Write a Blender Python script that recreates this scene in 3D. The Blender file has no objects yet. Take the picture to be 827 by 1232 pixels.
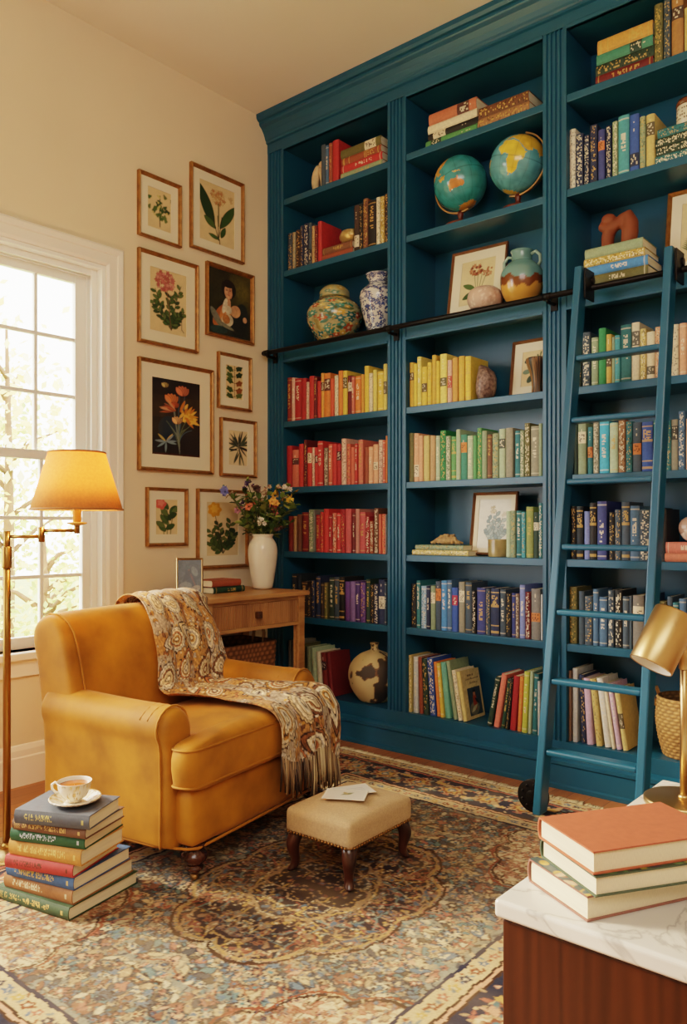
import bpy, math, random
import numpy as np
from mathutils import Vector, Matrix
sc = bpy.context.scene
COL = sc.collection
R = math.radians
PI = math.pi

# ------------------------------------------------------------------ colour helpers
def lin(c):
    c = c / 255.0
    return c / 12.92 if c <= 0.04045 else ((c + 0.055) / 1.055) ** 2.4
def rgb(r, g, b): return (lin(r), lin(g), lin(b))
def mixc(a, b, t): return tuple(a[i] * (1 - t) + b[i] * t for i in range(3))
def mul(a, k): return tuple(x * k for x in a)

# ------------------------------------------------------------------ materials
MATS = {}
def mat(name, col=None, rough=0.5, metal=0.0, noise=None, bump=None, sheen=0.0, coat=0.0, spec=0.5, col2=None, translucent=0.0, emit=None, coord='Object', stretch=None, subsurf=0.0):
    """principled material; col None -> reads the mesh colours; noise=(scale, amount); bump=(scale, strength)"""
    if name in MATS: return MATS[name]
    m = bpy.data.materials.new(name); m.use_nodes = True
    nt = m.node_tree; N = nt.nodes; L = nt.links
    p = N['Principled BSDF']
    p.inputs['Roughness'].default_value = rough
    p.inputs['Metallic'].default_value = metal
    p.inputs['Specular IOR Level'].default_value = spec
    if sheen:
        p.inputs['Sheen Weight'].default_value = sheen
        p.inputs['Sheen Roughness'].default_value = 0.35
        if col: p.inputs['Sheen Tint'].default_value = (*mixc(col, (1, .9, .7), .4), 1)
    if coat:
        p.inputs['Coat Weight'].default_value = coat
        p.inputs['Coat Roughness'].default_value = 0.08
    if emit:
        p.inputs['Emission Color'].default_value = (*emit[0], 1); p.inputs['Emission Strength'].default_value = emit[1]
    tc = N.new('ShaderNodeTexCoord')
    vec = tc.outputs[coord]
    if stretch:
        mp = N.new('ShaderNodeMapping'); mp.inputs['Scale'].default_value = stretch
        L.new(vec, mp.inputs['Vector']); vec = mp.outputs['Vector']
    if col is None:
        a = N.new('ShaderNodeAttribute'); a.attribute_name = 'Col'; base = a.outputs['Color']
    else:
        r = N.new('ShaderNodeRGB'); r.outputs[0].default_value = (*col, 1); base = r.outputs[0]
    if noise:
        nz = N.new('ShaderNodeTexNoise'); nz.inputs['Scale'].default_value = noise[0]; nz.inputs['Detail'].default_value = 4
        L.new(vec, nz.inputs['Vector'])
        if col2 is not None:
            rp = N.new('ShaderNodeValToRGB'); rp.color_ramp.elements[0].position = .35; rp.color_ramp.elements[1].position = .65
            L.new(nz.outputs['Fac'], rp.inputs['Fac'])
            mx = N.new('ShaderNodeMix'); mx.data_type = 'RGBA'
            L.new(rp.outputs['Color'], mx.inputs['Factor']); L.new(base, mx.inputs['A']); mx.inputs['B'].default_value = (*col2, 1)
            base = mx.outputs['Result']
        else:
            mr = N.new('ShaderNodeMapRange'); mr.inputs['From Min'].default_value = .25; mr.inputs['From Max'].default_value = .75
            mr.inputs['To Min'].default_value = 1 - noise[1]; mr.inputs['To Max'].default_value = 1 + noise[1]
            L.new(nz.outputs['Fac'], mr.inputs['Value'])
            vm = N.new('ShaderNodeVectorMath'); vm.operation = 'SCALE'
            L.new(base, vm.inputs[0]); L.new(mr.outputs['Result'], vm.inputs['Scale']); base = vm.outputs['Vector']
    L.new(base, p.inputs['Base Color'])
    if bump:
        nb = N.new('ShaderNodeTexNoise'); nb.inputs['Scale'].default_value = bump[0]; nb.inputs['Detail'].default_value = 3
        L.new(vec, nb.inputs['Vector'])
        b = N.new('ShaderNodeBump'); b.inputs['Strength'].default_value = bump[1]; b.inputs['Distance'].default_value = 0.004
        L.new(nb.outputs['Fac'], b.inputs['Height']); L.new(b.outputs['Normal'], p.inputs['Normal'])
    if translucent:
        t = N.new('ShaderNodeBsdfTranslucent'); L.new(base, t.inputs['Color'])
        ms = N.new('ShaderNodeMixShader'); ms.inputs[0].default_value = translucent
        L.new(p.outputs[0], ms.inputs[1]); L.new(t.outputs[0], ms.inputs[2])
        L.new(ms.outputs[0], N['Material Output'].inputs['Surface'])
    MATS[name] = m
    return m

def wood_mat(name, c1, c2, scale=(1, 1, 1), rough=0.4, coat=0.0, wave=4.0, dist=6.0, amp=.45):
    if name in MATS: return MATS[name]
    m = bpy.data.materials.new(name); m.use_nodes = True
    nt = m.node_tree; N = nt.nodes; L = nt.links; p = N['Principled BSDF']
    p.inputs['Roughness'].default_value = rough
    if coat: p.inputs['Coat Weight'].default_value = coat
    tc = N.new('ShaderNodeTexCoord'); mp = N.new('ShaderNodeMapping'); mp.inputs['Scale'].default_value = scale
    L.new(tc.outputs['Object'], mp.inputs['Vector'])
    w = N.new('ShaderNodeTexWave'); w.inputs['Scale'].default_value = wave; w.inputs['Distortion'].default_value = dist
    w.inputs['Detail'].default_value = 3; w.inputs['Detail Scale'].default_value = 1.2
    L.new(mp.outputs[0], w.inputs['Vector'])
    n = N.new('ShaderNodeTexNoise'); n.inputs['Scale'].default_value = 45; n.inputs['Detail'].default_value = 6
    L.new(mp.outputs[0], n.inputs['Vector'])
    a = N.new('ShaderNodeMath'); a.operation = 'MULTIPLY_ADD'; a.inputs[1].default_value = amp
    L.new(w.outputs['Fac'], a.inputs[0])
    h = N.new('ShaderNodeMath'); h.operation = 'MULTIPLY'; h.inputs[1].default_value = 1.05 - amp
    L.new(n.outputs['Fac'], h.inputs[0]); L.new(h.outputs[0], a.inputs[2])
    rp = N.new('ShaderNodeValToRGB'); rp.color_ramp.elements[0].color = (*c1, 1); rp.color_ramp.elements[1].color = (*c2, 1)
    rp.color_ramp.elements[0].position = .2; rp.color_ramp.elements[1].position = .85
    L.new(a.outputs[0], rp.inputs['Fac']); L.new(rp.outputs[0], p.inputs['Base Color'])
    MATS[name] = m
    return m

def glass_mat():
    m = bpy.data.materials.new('window_glass'); m.use_nodes = True
    nt = m.node_tree; N = nt.nodes; L = nt.links
    t = N.new('ShaderNodeBsdfTransparent'); t.inputs[0].default_value = (.97, .98, .97, 1)
    g = N.new('ShaderNodeBsdfGlossy'); g.inputs['Roughness'].default_value = .02
    f = N.new('ShaderNodeFresnel'); f.inputs[0].default_value = 1.2
    ms = N.new('ShaderNodeMixShader'); L.new(f.outputs[0], ms.inputs[0]); L.new(t.outputs[0], ms.inputs[1]); L.new(g.outputs[0], ms.inputs[2])
    L.new(ms.outputs[0], N['Material Output'].inputs['Surface'])
    return m

# ------------------------------------------------------------------ objects
def tag(o, label=None, cat=None, group=None, kind=None):
    if label: o['label'] = label
    if cat: o['category'] = cat
    if group: o['group'] = group
    if kind: o['kind'] = kind
    return o
def link(name, me, parent=None, loc=None, rot=None):
    o = bpy.data.objects.new(name, me); COL.objects.link(o)
    if parent is not None: o.parent = parent
    if loc is not None: o.location = loc
    if rot is not None: o.rotation_euler = rot
    return o
def thing(name, label, cat, loc=(0, 0, 0), rot=(0, 0, 0), group=None):
    return tag(link(name, None, None, loc, rot), label, cat, group)
def dup(o, parent=None, loc=None):
    c = o.copy(); COL.objects.link(c)
    if parent is not None: c.parent = parent
    if loc is not None: c.location = loc
    return c
def dup_tree(o, parent=None):
    c = o.copy(); COL.objects.link(c)
    if parent is not None: c.parent = parent
    for ch in list(o.children): dup_tree(ch, c)
    return c

# ------------------------------------------------------------------ mesh builder
class MB:
    def __init__(s): s.v = []; s.f = []; s.c = []; s.m = []; s.s = []
    def add(s, vs, fs, col=(1, 1, 1), mi=0, smooth=False, M=None):
        o = len(s.v)
        s.v += [tuple(M @ Vector(p)) for p in vs] if M is not None else [tuple(p) for p in vs]
        for i, f in enumerate(fs):
            s.f.append([o + k for k in f]); s.c.append(col[i] if isinstance(col, list) else col); s.m.append(mi); s.s.append(smooth)
        return s
    def box(s, x0, x1, y0, y1, z0, z1, col=(1, 1, 1), mi=0, M=None):
        return s.add([(x0, y0, z0), (x1, y0, z0), (x1, y1, z0), (x0, y1, z0), (x0, y0, z1), (x1, y0, z1), (x1, y1, z1), (x0, y1, z1)],
                     [(0, 3, 2, 1), (4, 5, 6, 7), (0, 1, 5, 4), (1, 2, 6, 5), (2, 3, 7, 6), (3, 0, 4, 7)], col, mi, False, M)
    def loft(s, rings, col=(1, 1, 1), mi=0, smooth=True, caps=True, closed=True, M=None):
        n = len(rings[0]); vs = [p for r in rings for p in r]; fs = []
        for i in range(len(rings) - 1):
            for j in range(n if closed else n - 1):
                k = (j + 1) % n
                fs.append((i * n + j, i * n + k, (i + 1) * n + k, (i + 1) * n + j))
        if caps and closed:
            fs.append(tuple(range(n))[::-1]); fs.append(tuple((len(rings) - 1) * n + j for j in range(n)))
        return s.add(vs, fs, col, mi, smooth, M)
    def lathe(s, prof, seg=24, col=(1, 1, 1), mi=0, M=None, smooth=True, caps=True):
        rings = [[(r * math.cos(2 * PI * j / seg), r * math.sin(2 * PI * j / seg), z) for j in range(seg)] for r, z in prof]
        return s.loft(rings, col, mi, smooth, caps, True, M)
    def prism(s, poly, z0, z1, col=(1, 1, 1), mi=0, M=None, smooth=False):
        return s.loft([[(x, y, z0) for x, y in poly], [(x, y, z1) for x, y in poly]], col, mi, smooth, True, True, M)
    def tube(s, pts, r, seg=8, col=(1, 1, 1), mi=0, M=None, closed=False, caps=True):
        P = [Vector(p) for p in pts]; n = len(P); rings = []
        up = None
        for i, p in enumerate(P):
            if closed: t = P[(i + 1) % n] - P[i - 1]
            else: t = P[min(i + 1, n - 1)] - P[max(i - 1, 0)]
            if t.length < 1e-9: t = Vector((0, 0, 1))
            t.normalize()
            if up is None:
                a = Vector((0, 0, 1)) if abs(t.z) < .9 else Vector((1, 0, 0))
                up = (a - t * a.dot(t)).normalized()
            else:
                up = (up - t * up.dot(t))
                up = up.normalized() if up.length > 1e-6 else Vector((1, 0, 0))
            w = t.cross(up); rr = r[i] if isinstance(r, (list, tuple)) else r
            rings.append([tuple(p + (up * math.cos(2 * PI * j / seg) + w * math.sin(2 * PI * j / seg)) * rr) for j in range(seg)])
        if closed: rings.append(rings[0])
        return s.loft(rings, col, mi, True, caps and not closed, True, M)
    def ball(s, c, r, seg=10, rings=7, col=(1, 1, 1), mi=0, M=None):
        rx, ry, rz = r if isinstance(r, (tuple, list)) else (r, r, r)
        rg = []
        for i in range(rings + 1):
            a = -PI / 2 + PI * (0.02 + .96 * i / rings)
            rg.append([(c[0] + rx * math.cos(a) * math.cos(2 * PI * j / seg), c[1] + ry * math.cos(a) * math.sin(2 * PI * j / seg), c[2] + rz * math.sin(a)) for j in range(seg)])
        return s.loft(rg, col, mi, True, True, True, M)
    def build(s, name, mats, parent=None, loc=None, rot=None, bevel=0, seg=2, subsurf=0, angle=35):
        me = bpy.data.meshes.new(name); me.from_pydata(s.v, [], s.f)
        for m in (mats if isinstance(mats, (list, tuple)) else [mats]): me.materials.append(m)
        nl = len(me.loops)
        ca = me.color_attributes.new('Col', 'FLOAT_COLOR', 'CORNER')
        arr = np.ones((nl, 4), np.float32)
        lt = np.array([len(f) for f in s.f]); arr[:, :3] = np.repeat(np.array(s.c, np.float32).reshape(-1, 3), lt, axis=0)
        ca.data.foreach_set('color', arr.ravel())
        me.polygons.foreach_set('material_index', s.m); me.polygons.foreach_set('use_smooth', s.s)
        me.update()
        o = link(name, me, parent, loc, rot)
        if bevel:
            b = o.modifiers.new('Bevel', 'BEVEL'); b.width = bevel; b.segments = seg; b.limit_method = 'ANGLE'; b.angle_limit = R(angle); b.harden_normals = False
        if subsurf:
            q = o.modifiers.new('Subsurf', 'SUBSURF'); q.levels = subsurf; q.render_levels = subsurf
        return o

def grid_obj(name, P, C, m, parent=None, loc=None, rot=None, wrap=False, thick=0, smooth=True):
    """surface from an array of points (H,W,3) with a colour per vertex (H,W,3)"""
    H, W = P.shape[:2]
    idx = np.arange(H * W).reshape(H, W)
    a, b, c, d = idx[:-1, :-1], idx[:-1, 1:], idx[1:, 1:], idx[1:, :-1]
    F = np.stack([a, b, c, d], -1).reshape(-1, 4)
    if wrap: F = np.concatenate([F, np.stack([idx[:-1, -1], idx[:-1, 0], idx[1:, 0], idx[1:, -1]], -1)])
    me = bpy.data.meshes.new(name)
    me.vertices.add(H * W); me.vertices.foreach_set('co', P.astype(np.float32).ravel())
    me.loops.add(F.size); me.loops.foreach_set('vertex_index', F.astype(np.int32).ravel())
    me.polygons.add(len(F)); me.polygons.foreach_set('loop_start', np.arange(0, F.size, 4, dtype=np.int32))
    me.polygons.foreach_set('use_smooth', np.full(len(F), smooth))
    me.update(calc_edges=True); me.validate()
    if C is not None:
        ca = me.color_attributes.new('Col', 'FLOAT_COLOR', 'POINT')
        arr = np.ones((H * W, 4), np.float32); arr[:, :3] = C.reshape(-1, 3); ca.data.foreach_set('color', arr.ravel())
    me.materials.append(m)
    o = link(name, me, parent, loc, rot)
    if thick:
        q = o.modifiers.new('Solidify', 'SOLIDIFY'); q.thickness = thick; q.offset = 0
    return o

# ------------------------------------------------------------------ painted fields (numpy)
def vnoise(h, w, cell, seed=0):
    r = np.random.RandomState(seed)
    gh, gw = int(h / cell) + 3, int(w / cell) + 3
    g = r.rand(gh, gw); y = np.arange(h) / cell; x = np.arange(w) / cell
    yi, xi = y.astype(int), x.astype(int); fy, fx = (y - yi)[:, None], (x - xi)[None]
    fy = fy * fy * (3 - 2 * fy); fx = fx * fx * (3 - 2 * fx)
    return (g[yi][:, xi] * (1 - fy) * (1 - fx) + g[yi][:, xi + 1] * (1 - fy) * fx + g[yi + 1][:, xi] * fy * (1 - fx) + g[yi + 1][:, xi + 1] * fy * fx)
class Cv:
    """a small painted field: x 0..1, y 0..asp (up)"""
    def __init__(s, w, asp, bg):
        s.w = w; s.h = max(2, int(round(w * asp))); s.asp = asp
        s.a = np.zeros((s.h, s.w, 3)) + np.array(bg)
        s.px = 1.0 / (w - 1)
    def _win(s, x0, x1, y0, y1):
        i0 = max(0, int(x0 / s.px) - 1); i1 = min(s.w, int(x1 / s.px) + 3); j0 = max(0, int(y0 / s.px) - 1); j1 = min(s.h, int(y1 / s.px) + 3)
        if i0 >= i1 or j0 >= j1: return None
        return i0, i1, j0, j1, (np.arange(i0, i1) * s.px)[None, :], (np.arange(j0, j1) * s.px)[:, None]
    def _blend(s, w, m, col):
        i0, i1, j0, j1 = w[:4]; m = np.clip(m, 0, 1)[..., None]
        s.a[j0:j1, i0:i1] = s.a[j0:j1, i0:i1] * (1 - m) + np.array(col) * m
    def ell(s, cx, cy, rx, ry, ang=0, col=(0, 0, 0), op=1.0, lobes=0, amp=.2, ph=0):
        q = max(rx, ry) * (1 + amp) + 2 * s.px; w = s._win(cx - q, cx + q, cy - q, cy + q)
        if w is None: return
        dx, dy = w[4] - cx, w[5] - cy; ca, sa = math.cos(ang), math.sin(ang)
        u, v = (dx * ca + dy * sa) / rx, (-dx * sa + dy * ca) / ry
        r = np.sqrt(u * u + v * v) + 1e-9
        if lobes: r = r / (1 + amp * np.cos(lobes * np.arctan2(v, u) + ph))
        s._blend(w, ((1 - r) * min(rx, ry) / s.px + .5) * op, col)
    def leaf(s, x, y, L, W, ang, col, line=None, op=1.0):
        q = L + 2 * s.px; w = s._win(x - q, x + q, y - q, y + q)
        if w is None: return
        dx, dy = w[4] - x, w[5] - y; ca, sa = math.cos(ang), math.sin(ang)
        u, v = (dx * ca + dy * sa) / L, (-dx * sa + dy * ca)
        hw = W * np.sin(np.pi * np.clip(u, 0, 1)) ** .8
        d = np.where((u > 0) & (u < 1), hw - np.abs(v), -1)
        if line is not None: s._blend(w, (d + 1.1 * s.px) / s.px * op * ((u > -.02) & (u < 1.02)), line)
        s._blend(w, (d / s.px + .4) * op, col)
    def line(s, pts, wd, col, op=1.0):
        for (x0, y0), (x1, y1) in zip(pts[:-1], pts[1:]):
            w = s._win(min(x0, x1) - wd - s.px, max(x0, x1) + wd + s.px, min(y0, y1) - wd - s.px, max(y0, y1) + wd + s.px)
            if w is None: continue
            dx, dy = x1 - x0, y1 - y0; l2 = dx * dx + dy * dy + 1e-12
            t = np.clip(((w[4] - x0) * dx + (w[5] - y0) * dy) / l2, 0, 1)
            d = np.hypot(w[4] - x0 - t * dx, w[5] - y0 - t * dy)
            s._blend(w, ((wd - d) / s.px + .5) * op, col)
    def rect(s, x0, x1, y0, y1, col, op=1.0):
        w = s._win(x0, x1, y0, y1)
        if w is None: return
        m = ((w[4] >= x0) & (w[4] <= x1) & (w[5] >= y0) & (w[5] <= y1)) * op
        s._blend(w, m, col)
    def mottle(s, cell, amt, seed=0):
        n = vnoise(s.h, s.w, cell, seed)[..., None]; s.a *= 1 + amt * (n * 2 - 1)
    def panel(s, W, H):
        X, Z = np.meshgrid(np.linspace(-W / 2, W / 2, s.w), np.linspace(0, H, s.h))
        return np.stack([X, X * 0, Z], -1)
def curve_pts(p0, p1, p2, n=10):
    out = []
    for i in range(n + 1):
        t = i / n; out.append(tuple((1 - t) ** 2 * p0[k] + 2 * t * (1 - t) * p1[k] + t * t * p2[k] for k in range(len(p0))))
    return out
ORD = ['first', 'second', 'third', 'fourth', 'fifth', 'sixth', 'seventh', 'eighth', 'ninth', 'tenth', 'eleventh', 'twelfth', 'thirteenth', 'fourteenth', 'fifteenth', 'sixteenth', 'seventeenth', 'eighteenth', 'nineteenth', 'twentieth',
       'twenty-first', 'twenty-second', 'twenty-third', 'twenty-fourth', 'twenty-fifth']

# ================================================================== THE ROOM
XW, YF, YB, ZC = -3.54, 3.46, 3.74, 3.71          # wall plane, bookcase front, shelf back, ceiling
M_wall = mat('cream_wall_paint', rgb(234, 214, 184), .7, noise=(2.2, .03), bump=(260, .05))
M_ceil = mat('ceiling_paint', rgb(240, 232, 218), .8, noise=(1.5, .02))
M_trim = mat('white_trim_paint', rgb(248, 238, 226), .38)
M_sash = mat('sash_paint', rgb(250, 248, 242), .4)
M_teal = mat('teal_paint', rgb(28, 86, 114), .34, noise=(3, .06), bump=(180, .03))
M_black = mat('black_iron', rgb(24, 21, 20), .42, metal=.6)
M_brass = mat('aged_brass', rgb(196, 162, 114), .34, metal=1.0, noise=(9, .1))
M_bronze = mat('bronze_lamp_metal', rgb(150, 112, 62), .35, metal=1.0, noise=(8, .12))
M_col = mat('coloured_cloth', None, .62, noise=(60, .12), bump=(500, .08))
M_page = mat('page_edges', rgb(233, 219, 188), .8, noise=(3, .10), stretch=(40, 2, 400))

def floor_material():
    m = bpy.data.materials.new('oak_floor'); m.use_nodes = True
    nt = m.node_tree; N = nt.nodes; L = nt.links; p = N['Principled BSDF']; p.inputs['Roughness'].default_value = .33
    tc = N.new('ShaderNodeTexCoord'); mp = N.new('ShaderNodeMapping'); mp.inputs['Rotation'].default_value = (0, 0, R(90))
    L.new(tc.outputs['Object'], mp.inputs['Vector'])
    br = N.new('ShaderNodeTexBrick'); br.inputs['Scale'].default_value = 1; br.inputs['Brick Width'].default_value = 1.1; br.inputs['Row Height'].default_value = .085
    br.inputs['Mortar Size'].default_value = .0015; br.inputs['Color1'].default_value = (*rgb(176, 112, 60), 1); br.inputs['Color2'].default_value = (*rgb(150, 92, 48), 1); br.inputs['Mortar'].default_value = (*rgb(70, 40, 22), 1)
    L.new(mp.outputs[0], br.inputs['Vector'])
    m2 = N.new('ShaderNodeMapping'); m2.inputs['Scale'].default_value = (14, 1.2, 1); L.new(tc.outputs['Object'], m2.inputs['Vector'])
    n = N.new('ShaderNodeTexNoise'); n.inputs['Scale'].default_value = 6; n.inputs['Detail'].default_value = 6; L.new(m2.outputs[0], n.inputs['Vector'])
    mr = N.new('ShaderNodeMapRange'); mr.inputs['To Min'].default_value = .65; mr.inputs['To Max'].default_value = 1.3; L.new(n.outputs['Fac'], mr.inputs['Value'])
    vm = N.new('ShaderNodeVectorMath'); vm.operation = 'SCALE'; L.new(br.outputs['Color'], vm.inputs[0]); L.new(mr.outputs[0], vm.inputs['Scale'])
    L.new(vm.outputs[0], p.inputs['Base Color'])
    return m
def struct(o, label=None): o['kind'] = 'structure'; return o

WY0, WY1, WZ0, WZ1 = 1.27, 2.315, .62, 2.526        # window in view
VY0, VY1, VZ0, VZ1 = -1.25, 0.98, .55, 2.75         # its twin nearer the camera
b = MB(); b.box(-3.9, 2.4, -2.6, 4.0, -.08, 0); struct(b.build('floor', floor_material()))
b = MB(); b.box(-3.9, 2.4, -2.6, 4.0, ZC, ZC + .1); struct(b.build('ceiling', M_ceil))
b = MB(); T = .22
for y0, y1, z0, z1 in ((-2.6, VY0, 0, ZC), (VY0, VY1, 0, VZ0), (VY0, VY1, VZ1, ZC), (VY1, WY0, 0, ZC), (WY0, WY1, 0, WZ0), (WY0, WY1, WZ1, ZC), (WY1, 4.0, 0, ZC)):
    b.box(XW - T, XW, y0, y1, z0, z1)
struct(b.build('wall_left', M_wall))
b = MB(); b.box(XW, 2.4, YB + .03, 4.0, 0, ZC); struct(b.build('wall_back', M_wall))
b = MB(); b.box(2.2, 2.4, -2.6, YB + .03, 0, ZC); struct(b.build('wall_right', M_wall))
b = MB(); b.box(XW, 2.2, -2.8, -2.6, 0, ZC); struct(b.build('wall_front', M_wall))
# skirting on the window wall: plinth, step and cap
b = MB()
prof = [(0, 0), (.018, 0), (.018, .13), (.013, .137), (.013, .165), (.006, .185), (0, .19)]
Ms = Matrix(((1, 0, 0, XW), (0, 0, 1, 0), (0, 1, 0, 0), (0, 0, 0, 1)))
b.prism([(x, z) for x, z in prof], -2.6, YF - .0, M=Ms)
struct(b.build('baseboard_left', M_trim))

def casing(mb, y0, y1, z0, z1, w=.1, depth=.03, bottom=False):
    """mitred, stepped window casing standing proud of the wall plane"""
    steps = [(0, .012), (.012, .02), (.055, .02), (.06, .027), (.085, .03), (.092, .018), (w, .012)]
    def ring(off, x): return [(XW + x, y0 - off, z0 - off if bottom else z0), (XW + x, y0 - off, z1 + off), (XW + x, y1 + off, z1 + off), (XW + x, y1 + off, z0 - off if bottom else z0)]
    rings = [ring(0, 0)] + [ring(o, x) for o, x in steps] + [ring(w, 0)]
    vs = [p for r in rings for p in r]; fs = []
    for i in range(len(rings) - 1):
        for j in range(3): fs.append((i * 4 + j, i * 4 + j + 1, (i + 1) * 4 + j + 1, (i + 1) * 4 + j))
    mb.add(vs, fs)
M_glass = glass_mat()
def sash(parent, name, x, y0, y1, z0, z1, nx, nz, st=.05, top=.05, bot=.06):
    m = MB(); d = .034
    m.box(x - d, x, y0, y0 + st, z0, z1); m.box(x - d, x, y1 - st, y1, z0, z1)
    m.box(x - d, x, y0 + st, y1 - st, z1 - top, z1); m.box(x - d, x, y0 + st, y1 - st, z0, z0 + bot)
    gy0, gy1, gz0, gz1 = y0 + st, y1 - st, z0 + bot, z1 - top
    for i in range(1, nx):
        y = gy0 + (gy1 - gy0) * i / nx; m.box(x - d + .004, x - .006, y - .009, y + .009, gz0, gz1)
    for k in range(1, nz):
        z = gz0 + (gz1 - gz0) * k / nz; m.box(x - d + .0045, x - .0065, gy0, gy1, z - .009, z + .009)
    o = m.build(name, M_sash, parent, bevel=.003)
    g = MB(); g.box(x - .019, x - .016, gy0, gy1, gz0, gz1); g.build('pane', M_glass, o)
win = tag(link('window_1', None, None, (0, 0, 0)), 'white double-hung sash window with small panes in the cream wall', 'window', kind='structure')
b = MB(); casing(b, WY0, WY1, WZ0 - .02, WZ1); b.build('casing', M_trim, win)
b = MB()
for y in (WY0, WY1 - .02): b.box(XW - .2, XW + .001, y, y + .02, WZ0, WZ1)
b.box(XW - .2, XW + .001, WY0 + .02, WY1 - .02, WZ1 - .02, WZ1)
for x0, x1 in ((-.105, -.09), (-.062, -.045)):       # parting and inside stops
    for y in (WY0 + .02, WY1 - .05): b.box(XW + x0, XW + x1, y, y + .03, WZ0, WZ1 - .02)
    b.box(XW + x0, XW + x1, WY0 + .05, WY1 - .05, WZ1 - .05, WZ1 - .02)
b.build('jamb', M_sash, win, bevel=.002)
b = MB(); b.box(XW - .2, XW + .05, WY0 - .12, WY1 + .12, WZ0 - .035, WZ0); b.build('sill', M_trim, win, bevel=.006)
b = MB(); b.box(XW, XW + .018, WY0 - .1, WY1 + .1, WZ0 - .115, WZ0 - .035); b.build('apron', M_trim, win, bevel=.004)
sash(win, 'upper_sash', XW - .107, WY0 + .03, WY1 - .03, 1.535, WZ1 - .03, 4, 3, st=.075, top=.06, bot=.035)
sash(win, 'lower_sash', XW - .066, WY0 + .03, WY1 - .03, WZ0 + .001, 1.572, 4, 3, st=.06, top=.045, bot=.055)

# ------------------------------------------------------------------ outside
b = MB(); b.box(-30, -4.2, -12, 24, -.9, -.8); struct(b.build('ground', mat('autumn_lawn', rgb(150, 160, 90), .9, noise=(3, .3))))
M_leafy = mat('autumn_leaves', None, .6, translucent=.4)
M_bark = mat('bark', rgb(120, 92, 66), .9, noise=(12, .3))
def tree(x, y, h, r, n, cols, label, seed, low=.35, cat='tree', name='tree', leaf=.06):
    rnd = random.Random(seed); t = thing(name, label, cat, (x, y, -.8))
    tr = MB(); tr.tube([(0, 0, 0), (.03, .02, h * .3), (-.02, .05, h * .6), (.02, 0, h * .92)], [.09, .07, .045, .015], 8)
    ends = []
    for k in range(14):
        a = rnd.uniform(0, 2 * PI); z0 = h * rnd.uniform(low, .8); L = r * rnd.uniform(.5, 1)
        p2 = (L * math.cos(a), L * math.sin(a), z0 + L * rnd.uniform(.3, .8)); ends.append(p2)
        tr.tube([(0, .02, z0), (p2[0] * .5, p2[1] * .5, (z0 + p2[2]) / 2 + .05), p2], [.03, .02, .006], 5)
    tr.build('trunk', M_bark, t)
    lv = MB()
    for k in range(n):
        e = rnd.choice(ends); q = rnd.uniform(.1, .45) * r
        c = Vector((e[0] + rnd.gauss(0, q), e[1] + rnd.gauss(0, q), max(.2, e[2] + rnd.gauss(0, q))))
        u = Vector((rnd.gauss(0, 1), rnd.gauss(0, 1), rnd.gauss(0, 1))).normalized(); w = u.orthogonal().normalized()
        s = leaf * rnd.uniform(.6, 1.3)
        lv.add([c - u * s, c + w * s * .55, c + u * s, c - w * s * .55], [(0, 1, 2, 3)], mul(rnd.choice(cols), rnd.uniform(.8, 1.15)))
    lv.build('foliage', M_leafy, t)
GOLD = [rgb(252, 232, 160), rgb(248, 220, 140), rgb(254, 244, 205), rgb(244, 228, 160)]
GREEN = [rgb(196, 206, 128), rgb(230, 222, 148), rgb(176, 190, 116), rgb(246, 228, 150)]
tree(-8.6, 4.35, 4.6, 1.0, 1300, GOLD, 'golden autumn tree seen through the upper panes of the window', 3)
tree(-12.6, 5.3, 3.6, 1.3, 2600, GREEN, 'yellow green tree seen through the lower window panes behind the lamp pole', 5, low=.2, leaf=.075)
tree(-6.2, 3.45, 2.1, .5, 800, GREEN, 'low leafy shrub outside, just above the window sill beside the armchair', 8, low=.12, cat='shrub', name='shrub', leaf=.04)

# ================================================================== BOOKCASE
X0, XE = -3.54, -.60
PIL = [(-3.538, -3.402), (-2.611, -2.49), (-1.70, -1.584), (-.79, -.67)]
BAYS = [(PIL[i][1], PIL[i + 1][0]) for i in range(3)]
SHZ = dict(A=3.187, B=2.752, C=2.29, D=1.838, E=1.44, F=1.052, G=.664, H=.212)
bc = thing('bookcase', 'tall teal built-in bookcase with fluted pilasters, crown moulding and black ladder rail', 'bookcase', (-2.1, 3.6, 0))
def bpart(mb, name, m=None, bevel=0, **k):
    o = mb.build(name, m or M_teal, bc, bevel=bevel, **k); o.location = (2.1, -3.6, 0); return o
for (a, c) in PIL:                                   # fluted pilasters
    n = 4; w = c - a; poly = [(a, YB)]
    poly += [(a, YF)]; e = .014; fw = (w - 2 * e) / n
    for i in range(n):
        s0 = a + e + i * fw
        poly += [(s0 + .003, YF), (s0 + .007, YF + .009), (s0 + fw - .007, YF + .009), (s0 + fw - .003, YF)]
    poly += [(c, YF), (c, YB)]
    m = MB(); m.prism(poly[::-1], .21, 3.50); bpart(m, 'pilaster')
for (a, c) in BAYS:
    m = MB(); m.box(a, c, YB, YB + .025, .2, 3.56); bpart(m, 'back_panel')
    m = MB(); m.box(a, c, YF, YB, 3.487, 3.53); m.box(a, c, YF - .006, YF + .02, 3.487, 3.505); bpart(m, 'top_board', bevel=.003)
    for k, z in SHZ.items():
        m = MB()
        if k == 'C':
            m.box(a, c, YF + .006, YB, z - .036, z); m.box(a, c, YF, YF + .03, z - .012, z); m.box(a, c, YF + .004, YF + .03, z - .085, z - .012); m.box(a, c, YF - .006, YF + .03, z - .095, z - .08)
        else: m.box(a, c, YF + .004, YB, z - .036, z)
        bpart(m, 'shelf', bevel=.003)
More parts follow.
